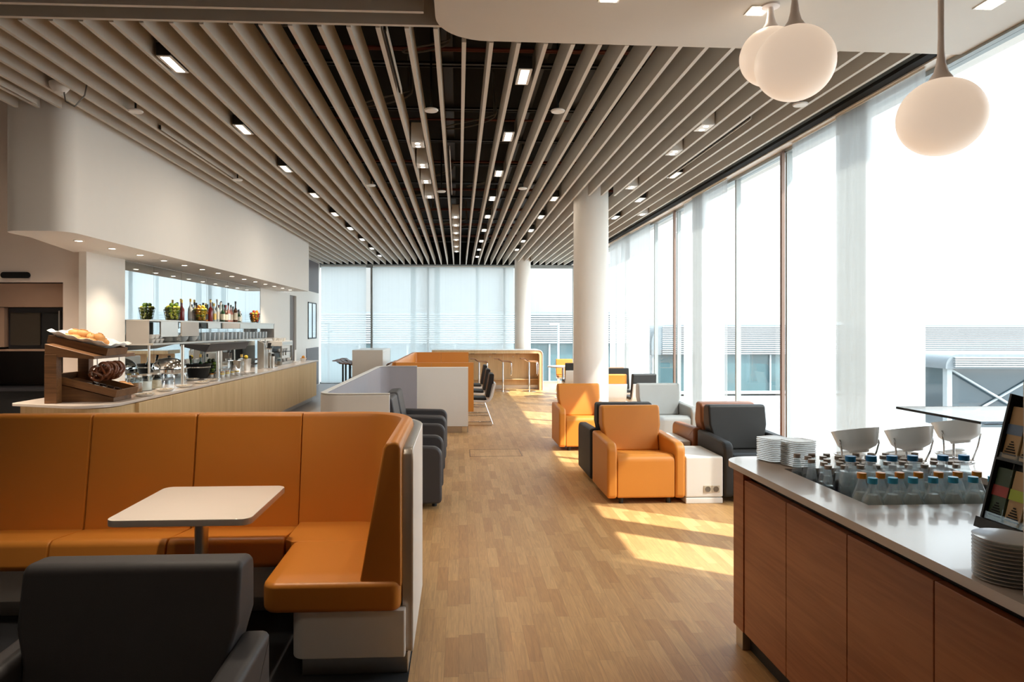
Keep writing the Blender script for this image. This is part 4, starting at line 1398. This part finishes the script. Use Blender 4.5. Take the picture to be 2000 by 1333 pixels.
# downlights of the soffit
dl = MB().lathe([(0, 0), (.032, 0), (.032, .004), (0, .004)], seg=20, mi=1).lathe([(.032, 0), (.045, 0), (.045, .006), (.032, .006)], seg=20)
m_lit = M('lamp_glow', (1, .9, .75), .5, emit=6, ecol=(1, .86, .66), var=0)
dlo = dl.build('downlight', [m_lam, m_lit])
for j in range(14):
    l = (-3.60, 6.655 + .625 * j, 2.434)
    o = dlo if j == 0 else dup(dlo, l, 0)
    o.location = l
    tagit(o, 'small round warm downlight in the white soffit above the buffet', 'downlight', 'downlights in the buffet soffit')
    ld = bpy.data.lights.new('downlight_lamp', 'SPOT')
    if j % 2 == 0:
        ld.energy = 28
        ld.spot_size = R(110)
        ld.spot_blend = .8
        ld.shadow_soft_size = .04
        ld.color = (1, .84, .64)
        lo = bpy.data.objects.new('downlight_lamp', ld)
        COL.objects.link(lo)
        lo.location = (-3.60, l[1], 2.425)

# kitchen recess: steel unit with dark oven
ov = thing('built_in_oven', 'dark built-in oven with bronze steel hood in the left wall recess', 'oven', (-4.95, 7.9, 0))
m_bronze = M('bronze_steel', (.42, .27, .19), .45, metal=.3, var=.06)
MB().box(-5.6, -4.32, 7.72, 8.28, 1.84, 2.10, .004).build('hood', m_bronze, ov, world=True)
MB().box(-5.6, -4.98, 7.74, 8.28, 1.40, 1.835, .004).build('side_frame', m_bronze, ov, world=True)
MB().box(-4.975, -4.32, 7.80, 8.28, 1.38, 1.835, .004).build('body', m_dk, ov, world=True)
MB().box(-4.94, -4.62, 7.775, 7.799, 1.42, 1.78, .004).build('door', M('oven_door', (.07, .055, .04), .35, metal=.5), ov, world=True)
MB().box(-4.60, -4.42, 7.775, 7.799, 1.42, 1.78, .004).build('display', m_blackm, ov, world=True)
MB().box(-4.41, -4.395, 7.75, 7.799, 1.40, 1.80).build('handle', m_steel, ov, world=True)
MB().box(-5.6, -4.32, 7.76, 8.28, 1.355, 1.378, .003).build('shelf', m_bronze, ov, world=True)
kc = thing('kitchen_counter', 'dark kitchen counter below the oven in the left recess', 'kitchen counter', (-4.95, 7.98, 0))
MB().box(-5.6, -4.32, 7.68, 8.28, .92, .95, .004).build('worktop', m_dk, kc, world=True)
MB().box(-5.6, -4.32, 7.72, 8.28, 0, .918).build('cabinet', m_blackm, kc, world=True)
k = MB()
k.T = Matrix.Translation((-4.80, 7.66, 2.185)) @ Matrix.Rotation(PI / 2, 4, 'X')
k.prism(arcpath([(-.16, -.033), (.15, -.033), (.15, .033), (-.16, .033)], .032, 8, True), 'Z', 0, .02, .003, 1)
solo('wall_sensor', k, m_black, 'black pill-shaped sensor on the beige wall above the oven', 'sensor')

# ------------------------------------------------------------------ drinks counter on the right
dc = thing('drinks_counter', 'wood-fronted drinks counter with pale rounded worktop in the right foreground', 'counter', (2.0, 2.2, 0))
k = MB()
lo_ = arcpath([(1.37, .9), (1.555, .9), (1.555, 3.52), (1.37, 3.52)], [0, 0, 0, .14], 10, True)
k.prism(lo_, 'Z', .90, .93)
k.box(1.555, 3.05, .9, 2.52, .90, .93).box(1.555, 3.05, 3.20, 3.52, .90, .93).box(2.36, 3.05, 2.52, 3.20, .90, .93)
k.build('worktop', m_worktop, dc, world=True)
w = MB()
w.box(1.555, 2.36, 2.52, 3.20, .70, .72).box(1.555, 1.565, 2.52, 3.20, .72, .899).box(2.35, 2.36, 2.52, 3.20, .72, .899).box(1.565, 2.35, 2.52, 2.53, .72, .899).box(1.565, 2.35, 3.19, 3.20, .72, .899)
w.build('cooling_well', M('well_dark_steel', (.16, .16, .17), .35, metal=.6), dc, world=True)
MB().box(1.44, 3.0, .95, 3.42, .10, .69).box(1.44, 1.55, .95, 3.42, .69, .898).box(1.56, 3.0, .95, 2.5, .69, .898).box(1.56, 3.0, 3.22, 3.42, .69, .898).build('carcass', m_blackm, dc, world=True)
MB().box(1.40, 1.445, 3.30, 3.42, .10, .898, .003).build('corner_stile', m_walnut, dc, world=True)
for a, b in ((.95, 1.03), (1.034, 1.49), (1.494, 1.953), (1.957, 2.406), (2.41, 2.866), (2.87, 3.297)):
    MB().box(1.405, 1.439, a, b, .10, .855, .002, 1).build('front_panel', m_walnut, dc, world=True)
MB().box(1.445, 3.0, 3.42, 3.44, .10, .895).build('end_panel', m_walnut, dc, world=True)
MB().box(1.45, 3.0, .95, 3.40, 0, .10).build('plinth', m_blackm, dc, world=True)
MB().box(1.41, 1.45, 3.33, 3.41, 0, .098, .002).build('metal_foot', m_steel, dc, world=True)
# bottles in the well
m_water = glassy('still_water', (.80, .82, .78), .05, .03, (.80, .79, .73), .86)
m_waterc = glassy('clear_water', (.82, .86, .86), .08, .03, (.5, .55, .55), .25)
m_cola = M('cola', (.012, .008, .008), .08, coat=.5)
m_capb = M('blue_cap', (.0, .21, .52), .4)
m_caplb = M('light_blue_cap', (.04, .44, .72), .4)
m_capo = M('orange_cap', (.85, .30, .01), .4)
m_capm = M('beige_cap', (.42, .33, .26), .35, metal=.4)
m_labb = M('blue_label', (.02, .09, .42), .4)
m_labr = M('red_label', (.5, .02, .02), .4)
def wb_kind(nm, H_, r, sh, nr, capm, contm, fill_, lab=None, caph=.022, ribs=False):
    def make():
        t = thing(nm, 'bottle', 'bottle')
        pr = [(0, 0), (r * .9, 0), (r, .01), (r, sh), (r * .93, sh + .02), (nr * 1.15, H_ - caph - .016), (nr, H_ - caph - .006), (nr, H_ - caph)]
        if ribs:
            pr = [(0, 0), (r * .9, 0), (r, .01), (r, sh * .55), (r * .93, sh * .62), (r, sh * .7), (r, sh), (r * .90, sh + .025), (r * .55, H_ - caph - .04), (nr, H_ - caph - .015), (nr, H_ - caph)]
        MB().lathe(pr, seg=24).build('glass_body', m_bottle, t)
        q = [(0, .004), (r * .88, .004), (r - .003, .012), (r - .003, min(sh, fill_))]
        if fill_ > sh:
            f = (fill_ - sh) / (H_ - caph - .03 - sh)
            q.append((r - .003 - (r - nr) * f * .95, fill_))
        q.append((0, fill_))
        MB().lathe(q, seg=20).build('drink', contm, t)
        k = MB().cyl((0, 0, H_ - caph), (0, 0, H_), nr * 1.28, seg=20)
        k.build('cap', capm, t)
        if lab:
            MB().lathe([(r * 1.01, sh * .45), (r * 1.01, sh * .98)], seg=20).build('printed_label', lab, t)
        return t
    return Kind(make)
WB = .722
klb = wb_kind('water_bottle', 1.022 - WB, .040, .195, .0135, m_caplb, m_water, .235)
for i, x in enumerate((1.605, 1.686, 1.767, 1.848, 1.929, 2.010, 2.091, 2.172)):
    klb.put((x, 2.575, WB), i, 'clear water bottle with light blue cap in the front row of the well', 'light blue capped bottles in the front row')
kor = wb_kind('water_bottle', 1.024 - WB, .038, .19, .0135, m_capo, m_water, .225)
for i, x in enumerate((1.612, 1.690, 1.768, 1.846, 1.930, 2.010, 2.09)):
    kor.put((x, 2.658, WB), i, 'clear bottle with orange cap in the second row of the well', 'orange capped bottles in the second row')
kbb = wb_kind('water_bottle', 1.066 - WB, .044, .255, .016, m_capb, m_waterc, .27, ribs=True)
for i, x in enumerate((1.643, 1.733, 1.823, 1.913, 2.045, 2.137)):
    kbb.put((x, 2.79, WB), i, 'large round-shouldered water bottle with dark blue cap, third row of the well', 'large blue capped bottles')
ksc = wb_kind('soft_drink_bottle', 1.008 - WB, .0285, .15, .012, m_capm, m_cola, .21, None, .016)
ksl = wb_kind('soft_drink_bottle', 1.008 - WB, .0285, .17, .012, m_capm, m_cola, .20, m_labb, .016)
ksw = wb_kind('soft_drink_bottle', 1.008 - WB, .0285, .15, .012, m_capm, m_water, .21, None, .016)
g_ = [(x, y) for y in (2.885, 2.955, 3.025, 3.095, 3.158) for x in [1.60 + .072 * j for j in range(9)]]
for i, (x, y) in enumerate(g_):
    r_ = i // 9
    c_ = i % 9
    xx = x + (.02 if r_ % 2 else 0)
    if (r_, c_) in ((2, 5), (4, 3), (1, 6), (4, 7), (3, 8)):
        continue
    if c_ == 0:
        ksl.put((xx, y, WB), i, 'soft drink bottle with blue label and beige cap along the left edge of the well', 'blue label soft drinks at the left edge')
    elif (r_ + c_) % 3 == 0:
        ksw.put((xx, y, WB), i, 'small clear soft drink bottle with beige cap in the back rows of the well', 'small clear bottles in the back rows')
    else:
        ksc.put((xx, y, WB), i, 'small dark cola bottle with beige cap in the back rows of the well', 'small dark bottles in the back rows')
# plates
def plate_mesh(r):
    k = MB()
    t = bmesh.new()
    def rg(s_, z):
        return [t.verts.new((s_ * x, s_ * y, z)) for x, y in arcpath([(-1, -1), (1, -1), (1, 1), (-1, 1)], .45, 5, True)]
    R4 = [rg(r * .70, 0), rg(r * .97, .0030), rg(r, .0062), rg(r * .72, .0028)]
    for A, B in zip(R4, R4[1:]):
        for j in range(len(A)):
            t.faces.new((A[j], A[(j + 1) % len(A)], B[(j + 1) % len(A)], B[j]))
    t.faces.new(R4[0][::-1])
    t.faces.new(R4[3])
    bmesh.ops.recalc_face_normals(t, faces=t.faces)
    return k.add(t)
pl_ = plate_mesh(.066).build('small_plate', m_porc)
fst = True
for (x, y, n, w0, g, a0) in ((1.60, 3.40, 13, 'small square white plate in the left stack at the back corner of the counter', 'left plate stack', .35), (1.66, 3.265, 14, 'small square white plate in the right stack, beside the bottles', 'right plate stack', .25)):
    for j in range(n):
        l = (x + rnd.uniform(-.0015, .0015), y + rnd.uniform(-.0015, .0015), .9305 + j * .0092)
        o = pl_ if fst else dup(pl_, l, 0)
        fst = False
        o.location = l
        o.rotation_euler = (0, 0, a0 + rnd.uniform(-.05, .05))
        tagit(o, w0, 'plate', g)
rp_ = MB().lathe([(0, 0), (.050, 0), (.077, .003), (.080, .0066), (.076, .0062), (.05, .0028), (0, .0028)], seg=36).build('saucer', m_porc)
for j in range(12):
    l = (1.465, 1.755, .9305 + j * .0098)
    o = rp_ if j == 0 else dup(rp_, l, 0)
    o.location = l
    tagit(o, 'round white saucer in the stack at the near right edge of the counter', 'saucer', 'saucer stack at the near right')
# tilted bowls on chrome stands
def bowlstand(x, y, z, ring, label):
    t = thing('bowl_stand', label, 'serving bowl', (x, y, .93))
    m = Matrix.Translation((0, 0, z - .93)) @ Matrix.Rotation(R(-4), 4, 'Y') @ Matrix.Rotation(R(-13), 4, 'X')
    k = MB()
    k.T = m
    k.lathe([(0, -.062), (.042, -.062), (.046, -.050), (.078, -.036), (.090, -.022), (.110, .052), (.106, .052), (.086, -.018), (.03, -.042), (0, -.044)], seg=40)
    k.build('bowl', m_porc, t)
    for s in (-1, 1):
        MB().tube([(s * .098, -.02, z - .93 + .005), (s * .098, -.025, z - .93 - .01), (s * .088, -.02, (z - .93) * .5), (s * .075, 0, .004)], .0045, 8).build('side_wire', m_chrome, t)
    MB().tube([(.075 * math.cos(a), .06 * math.sin(a), .0055) for a in [j * PI / 12 for j in range(24)]], .0045, 8, closed=True).build('base_ring', m_chrome, t)
    MB().cyl((0, .03, .004), (0, .03, z - .93 - .03), .006).build('rear_post', m_chrome, t)
bowlstand(1.985, 3.315, 1.045, 0, 'tilted white bowl on a chrome wire stand, left of three behind the bottles')
bowlstand(2.262, 3.315, 1.05, 0, 'tilted white bowl on a chrome wire stand, middle of three behind the bottles')
bowlstand(2.52, 3.33, 1.085, 0, 'tilted white bowl on a chrome wire stand, right one under the grey glass shelf')
for i, x in enumerate((2.03, 2.30, 2.575)):
    t = thing('spoon_dish', ('shallow white dish with porcelain spoon behind the left tilted bowl', 'shallow white dish with porcelain spoon behind the middle tilted bowl', 'shallow white dish with porcelain spoon behind the right tilted bowl')[i], 'dish', (x, 3.455, .93))
    o = MB().lathe([(0, 0), (.06, 0), (.085, .022), (.082, .022), (.058, .004), (0, .004)], seg=30, sy=.62).build('dish', m_porc, t)
    MB().tube([(-.07, -.01, .027), (0, 0, .034), (.02, 0, .034)], .006, 8).ell((.045, 0, .036), (.032, .016, .010)).build('spoon', m_porc, t)
# glass shelf over the bottles
gs = thing('glass_shelf', 'grey glass shelf above the bottle well', 'shelf', (2.2, 2.5, 1.27))
MB().box(1.80, 2.62, 2.27, 2.72, 1.272, 1.280).build('pane', m_tint, gs, world=True)
MB().box(1.798, 2.62, 2.722, 2.724, 1.2715, 1.2805).box(1.797, 1.7995, 2.27, 2.724, 1.2715, 1.2805).build('dark_edge', m_blackm, gs, world=True)
MB().box(2.0, 2.58, 2.50, 2.68, 1.235, 1.268, .004).build('reflection_block', m_duct, gs, world=True)  # dark block standing in for a dark reflection below the pane
MB().cyl((2.56, 2.44, .93), (2.56, 2.44, 1.27), .012).build('post', m_chrome, gs, world=True)
# tea rack
tr = thing('tea_rack', 'black leaning display rack of tea sachets at the right end of the counter', 'tea display', (1.80, 2.13, .93))
lean = math.atan(.115 / .45)
MT = Matrix.Translation((1.765, 2.205, .93)) @ Matrix.Rotation(lean, 4, 'Y') @ Matrix.Rotation(-PI / 2, 4, 'Z')
# local frame: x runs towards the camera along the counter, y points to the back, z up the slope
def rackpart(k_, name, mat, **kw):
    for v in k_.bm.verts:
        v.co = MT @ v.co
    return k_.build(name, mat, tr, world=True, **kw)
rackpart(MB().box(0, .36, .014, .022, 0, .46).box(0, .008, -.03, .022, 0, .46).box(.352, .36, -.03, .022, 0, .46).box(0, .36, -.045, .022, 0, .035).box(0, .36, -.03, .022, .235, .243), 'frame', m_blackm)
rackpart(MB().box(.008, .352, -.026, -.024, .035, .060).box(.008, .352, -.026, -.024, .243, .262).box(.078, .081, -.026, .012, .035, .44).box(.148, .151, -.026, .012, .035, .44).box(.218, .221, -.026, .012, .035, .44).box(.288, .291, -.026, .012, .035, .44), 'clear_divider', m_glass)
m_kraft = M('kraft_paper', (.52, .33, .15), .6)
tea = [('dark green', M('tea_green', (.02, .05, .015), .5), M('tea_red', (.38, .04, .03), .5)), ('kraft', m_kraft, M('tea_lime', (.42, .52, .03), .5)),
       ('kraft', m_kraft, M('tea_blue', (.13, .20, .32), .5)), ('kraft', m_kraft, M('tea_amber', (.6, .3, .04), .5)), ('dark green', M('tea_teal', (.02, .08, .08), .5), M('tea_cream', (.6, .55, .4), .5))]
for rr in range(2):
    for c in range(5):
        nm_, mb_, ml_ = tea[c] if rr == 0 else tea[(c + 2) % 5]
        x0_, z0_ = .011 + .07 * c, .038 + .207 * rr
        t = thing('tea_sachet', nm_ + ' tea sachet, ' + ('lower' if rr == 0 else 'upper') + ' row, ' + ('first', 'second', 'third', 'fourth', 'fifth')[c] + ' from the bottles on the black rack', 'tea sachet', (1.80, 2.2, .93))
        for kk, mm_, nn_ in ((MB().box(x0_, x0_ + .063, -.018, .010, z0_, z0_ + .175, .002, 1), mb_, 'packet'),
                             (MB().box(x0_ - .0004, x0_ + .0634, -.0195, -.0185, z0_ + .08, z0_ + .115), ml_, 'colour_band')):
            for v in kk.bm.verts:
                v.co = MT @ v.co
            kk.build(nn_, mm_, t, world=True)
        kk = MB()
        for q in range(6):
            hw = .026 - q * .0042
            kk.box(x0_ + .0315 - hw, x0_ + .0315 + hw, -.0196, -.0186, z0_ + .012 + q * .0085, z0_ + .0165 + q * .0085)
        for v in kk.bm.verts:
            v.co = MT @ v.co
        kk.build('printed_pyramid', m_black, t, world=True)
kp = MB().box(1.40, 1.43, 1.60, 1.63, .93, 1.47, .002, 1)
solo('counter_post', kp, m_steel, 'square bronze-toned steel post at the right edge of the picture', 'post')

# ------------------------------------------------------------------ pendant globes
m_globe = M('opal_glass', (.84, .75, .66), .45, emit=.26, ecol=(1, .78, .60), var=0)
m_stem = M('pendant_stem', (.86, .79, .75), .4)
def pendant(x, y, z, r, top, label):
    t = thing('pendant_lamp', label, 'pendant lamp', (x, y, z))
    prof = [(0, -r * .96)] + [(r * math.cos(a), r * .96 * math.sin(a)) for a in [-PI / 2 + j * PI / 32 for j in range(1, 31)]] + [(r * .18, r * .945)]
    MB().lathe(prof, seg=56).build('globe', m_globe, t)
    zb = r * .93
    L = top - z
    MB().lathe([(r * .30, zb - .012), (r * .27, zb + .008), (r * .17, zb + .035), (.020, zb + .075), (.014, zb + .13), (.0125, zb + .2), (.0125, L - .012), (.05, L - .01), (.05, L - .0005), (0, L - .0005)], seg=28).build('stem', m_stem, t)
pendant(2.19, 3.0, 2.563, .180, 3.47, 'opal globe pendant lamp nearest the window, lowest of the three')
pendant(1.57, 3.12, 2.843, .178, 3.47, 'opal globe pendant lamp in the middle, overlapping the farther one')
pendant(1.80, 3.86, 3.172, .172, 3.47, 'farthest and highest opal globe pendant, partly hidden by the middle one')
pl2 = bpy.data.lights

# ------------------------------------------------------------------ ceiling lights between the baffles
m_panel = M('light_panel', (1, .95, .88), .4, emit=10, ecol=(1, .88, .72), var=0)
def rl_make():
    t = thing('ceiling_light', 'light', 'ceiling light')
    MB().box(-.05, .05, -.16, .16, .0, .09, .002, 1).build('housing', m_blackm, t)
    MB().box(-.05, -.030, -.16, .16, -.006, -.0005).box(.030, .05, -.16, .16, -.006, -.0005).box(-.03, .03, -.16, -.14, -.006, -.0005).box(-.03, .03, .14, .16, -.006, -.0005).build('frame', m_lam, t)
    MB().box(-.0295, .0295, -.1395, .1395, -.004, -.0008).build('diffuser', m_panel, t)
    return t
RL = Kind(rl_make)
for j in range(9):
    RL.put((-2.047, 5.0 + 1.6 * j, H + .012), 0, 'rectangular light in the left row between ceiling baffles', 'left row of rectangular ceiling lights')
for j in range(9):
    RL.put((.487, 5.12 + 1.6 * j, H + .012), 0, 'rectangular light in the row right of the room centre', 'centre row of rectangular ceiling lights')
for j in range(5):
    RL.put((1.39, 9.9 + 1.6 * j, H + .012), 0, 'rectangular light in the row just left of the big pillar', 'rectangular ceiling lights by the big pillar')
for j, (x, y) in enumerate(((2.66, 8.3), (2.66, 9.92), (2.66, 11.5), (2.66, 13.1))):
    RL.put((x, y, H + .012), 0, 'rectangular light between baffles on the window side', 'rectangular ceiling lights on the window side')
def sb_make():
    t = thing('spot_box', 'spot', 'spotlight')
    MB().box(-.062, .062, -.11, .11, 0, .20, .003, 1).build('housing', m_lam, t)
    for y in (-.055, .055):
        MB().lathe([(0, -.002), (.024, -.002), (.024, .0), (0, .0)], (0, y, 0), 18).build('lens', m_panel, t)
    return t
SBX = Kind(sb_make)
for x, y in ((-.417, 7.0), (-.417, 7.9), (-.417, 8.75), (-.417, 9.75)):
    SBX.put((x, y, H - .01), 0, 'white twin spotlight box in the near group left of the axis', 'near group of white spotlight boxes')
for y in (11.5, 12.4, 13.4, 14.4, 15.6, 16.6):
    SBX.put((-.055, y, H - .01), 0, 'white twin spotlight box in the far group on the axis', 'far group of white spotlight boxes')
for x, y in ((2.297, 6.3), (2.297, 7.2), (2.297, 9.0), (3.02, 11.1)):
    SBX.put((x, y, H - .005), 0, 'white twin spotlight box on the window side', 'window side spotlight boxes')
dk = MB().lathe([(0, 0), (.055, .002), (.062, .012), (.055, .02), (0, .02)], seg=28).build('smoke_detector', m_lam)
MB().cyl((0, 0, .02), (0, 0, .88), .009, seg=8).build('hanger_rod', m_blackm, dk)
for j, (x, y, lab) in enumerate(((-.236, 5.85, 'round white detector disc in the dark gap left of the axis'), (.849, 5.82, 'round white speaker disc right of the nearest centre light'), (.849, 9.05, 'round white disc farther along the right dark gap'),
                                 (2.84, 5.55, 'small round detector just below the middle pendant globe'), (-1.14, 8.95, 'small round detector left of the spotlight boxes'), (-2.77, 6.0, 'round white sensor above the white bulkhead front'), (-2.77, 8.7, 'round sensor above the middle of the bulkhead'), (-.236, 9.3, 'round white detector near the last spotlight box'))):
    o = dk if j == 0 else dup(dk, (x, y, H - .03), 0)
    o.location = (x, y, H - .03)
    tagit(o, lab, 'detector')
sc_ = thing('ceiling_speaker', 'white dome speaker with dangling cable at the top left', 'speaker', (-3.13, 5.52, 3.50))
MB().lathe([(0, -.05), (.04, -.042), (.06, -.015), (.07, 0), (.075, .03), (0, .035)], seg=28).build('dome', m_lam, sc_)
MB().tube([(.03, .0, -.02), (.06, -.03, -.12), (.13, -.03, -.16), (.19, 0, -.06), (.2, .02, .05)], .006, 6).build('cable', m_cable, sc_)
MB().cyl((0, 0, .03), (0, 0, .3), .012).build('bracket', m_blackm, sc_)
for i, (x, y) in enumerate(((.85, 3.80), (1.75, 3.92), (3.05, 3.78))):
    t = thing('ceiling_light', ('square light set in the white ceiling slab at the top edge', 'square light in the white slab behind the pendant stems', 'square light in the white slab at the top right corner')[i], 'ceiling light', (x, y, 3.47))
    MB().box(x - .06, x + .06, y - .06, y + .06, 3.464, 3.4695).build('frame', m_lam, t, world=True)
    MB().box(x - .045, x + .045, y - .045, y + .045, 3.460, 3.4638).build('diffuser', m_panel, t, world=True)

# unseen ceiling fixtures added to brighten the foreground and kitchen wall, each with a lamp
def added_fixture(x, y, z, power, label, size=R(120)):
    RL.put((x, y, z), 0, label)
    d = bpy.data.lights.new('fixture_lamp', 'AREA')
    d.shape = 'RECTANGLE'
    d.size, d.size_y = .06, .28
    d.energy = power
    d.color = (1, .84, .66)
    d.spread = R(75)
    o = bpy.data.objects.new('fixture_lamp', d)
    COL.objects.link(o)
    o.location = (x, y, z - .012)
for j, (x, y, p) in enumerate(((-2.047, 3.45, .6), (-1.25, 3.25, 4.8), (-2.047, 1.9, .6), (-.75, 1.7, .8))):
    added_fixture(x, y, 3.502, p, 'added unseen ceiling light over the foreground booth, ' + ('second row', 'above the small table', 'left near the camera', 'right near the camera')[j])
for j, (x, y, p) in enumerate(((-4.75, 5.6, 16), (-4.5, 6.6, 12))):
    added_fixture(x, y, 3.502, p, 'added unseen ceiling light before the kitchen wall, ' + ('nearer one', 'farther one')[j])
for j in range(6):
    d = bpy.data.lights.new('fixture_lamp', 'AREA')
    d.shape = 'RECTANGLE'
    d.size, d.size_y = .06, .28
    d.energy = 7
    d.color = (1, .86, .70)
    o = bpy.data.objects.new('fixture_lamp', d)
    COL.objects.link(o)
    o.location = (-2.047, 5.0 + 3.2 * (j % 3), H) if j < 3 else (.487, 5.12 + 3.2 * (j % 3), H)

# ------------------------------------------------------------------ outside
m_ground = M('apron_concrete', (.30, .31, .32), .8, var=.1, scale=.2)
struct('ground_outside', MB().box(-160, 200, -60, 300, -4.2, -4.0), m_ground)
struct('slab_outside', MB().box(-7, 3.9, -2.6, 20.6, -.6, -.12), m_white)
m_roofw = M('white_ribbed_roof', (.36, .385, .39), .5)
m_roofd = M('roof_painted_shade', (.17, .19, .20), .6)  # darker roof body paints the shade between the shallow ribs
m_teal = M('teal_facade_glass', (.045, .10, .11), .25, var=.35, scale=.6, coat=.5)
m_teal2 = M('grey_blue_glass', (.045, .065, .075), .2, var=.25, scale=.5, coat=.5)
def terminal(x0_, x1_, y, z1, zr, zb, label, rot=0, ribs=14, depth=14, glass=None, mull=2.2, rad=.6, brace=False):
    L = x1_ - x0_
    t = thing('terminal_building', label, 'building', (x0_, y, zb), rot)
    k = MB()
    hh, hr = z1 - zb, zr - zb
    out_ = arcpath([(0, hr), (0, hh), (L, hh), (L, hr)], [0, rad, 0, 0], 8, True)
    k.prism(out_, 'Y', 0, depth)
    k.build('roof', m_roofd, t)
    k = MB()
    for j in range(ribs):
        z = hr + .05 + (hh - hr - .1) * j / ribs
        k.box(rad * .6, L, -.08, 0, z, z + (hh - hr) / ribs * .45)
    k.build('roof_ribs', m_roofw, t)
    MB().box(.15, L - .1, .3, depth, 0, hr).build('glass_wall', glass or m_teal, t)
    n = int(L / mull)
    for j in range(n + 1):
        MB().box(.1 + j * mull, .22 + j * mull, .12, .30, 0, hr).build('mullion', m_roofw, t)
    if brace:
        for j in range(n):
            a = .2 + j * mull
            MB().cyl((a, .25, 0), (a + mull, .25, hr), .03, seg=6).build('brace', m_roofw, t)
            MB().cyl((a + mull, .2, 0), (a, .2, hr), .03, seg=6).build('brace', m_roofw, t)
    MB().box(0, L, .05, .3, -.25, 0).build('sill', m_roofw, t)
    return t
terminal(-26, 13, 46, 2.75, .60, -2.0, 'low white ribbed-roof building with teal glass outside the far window', mull=3.2, rad=1.2)
terminal(16, 75, 56, 1.95, -.55, -3.6, 'long white ribbed building on the horizon beyond the window wall', mull=5, rad=1.5)
terminal(11.95, 30, 16.2, .98, .62, -.85, 'grey-blue glass bridge with rounded white roof outside on the right', R(-6), ribs=5, depth=3, glass=m_teal2, mull=2.4, rad=.3, brace=True)
for i, (x, y) in enumerate(((-6.5, 34.5), (5.1, 34.8))):
    t = thing('lamp_post', ('thin dark lamp post outside the far left window', 'pale lamp post outside the far window right of the slim pillar')[i], 'street lamp', (x, y, -4))
    m_ = (m_blackm, m_roofw)[i]
    MB().cyl((0, 0, 0), (0, 0, 5.85), .06 if i else .045).build('pole', m_, t)
    MB().box(-.45, .03, -.05, .05, 5.83, 5.90).build('arm', m_, t)
    MB().box(.03, .18, -.05, .05, 5.45, 5.5).build('bracket', m_, t)
hk = MB()
t = bmesh.new()
vs = []
n = 60
for j in range(n + 1):
    x = -120 + 420 * j / n
    z = -3 + 5.2 + 1.6 * math.sin(j * .35) + 1.1 * math.sin(j * .83 + 1)
    vs.append((t.verts.new((x, 270, -4)), t.verts.new((x, 275, z)), t.verts.new((x, 295, z - .5)), t.verts.new((x, 299, -4))))
for a, b in zip(vs, vs[1:]):
    for q in range(3):
        t.faces.new((a[q], b[q], b[q + 1], a[q + 1]))
hk.add(t)
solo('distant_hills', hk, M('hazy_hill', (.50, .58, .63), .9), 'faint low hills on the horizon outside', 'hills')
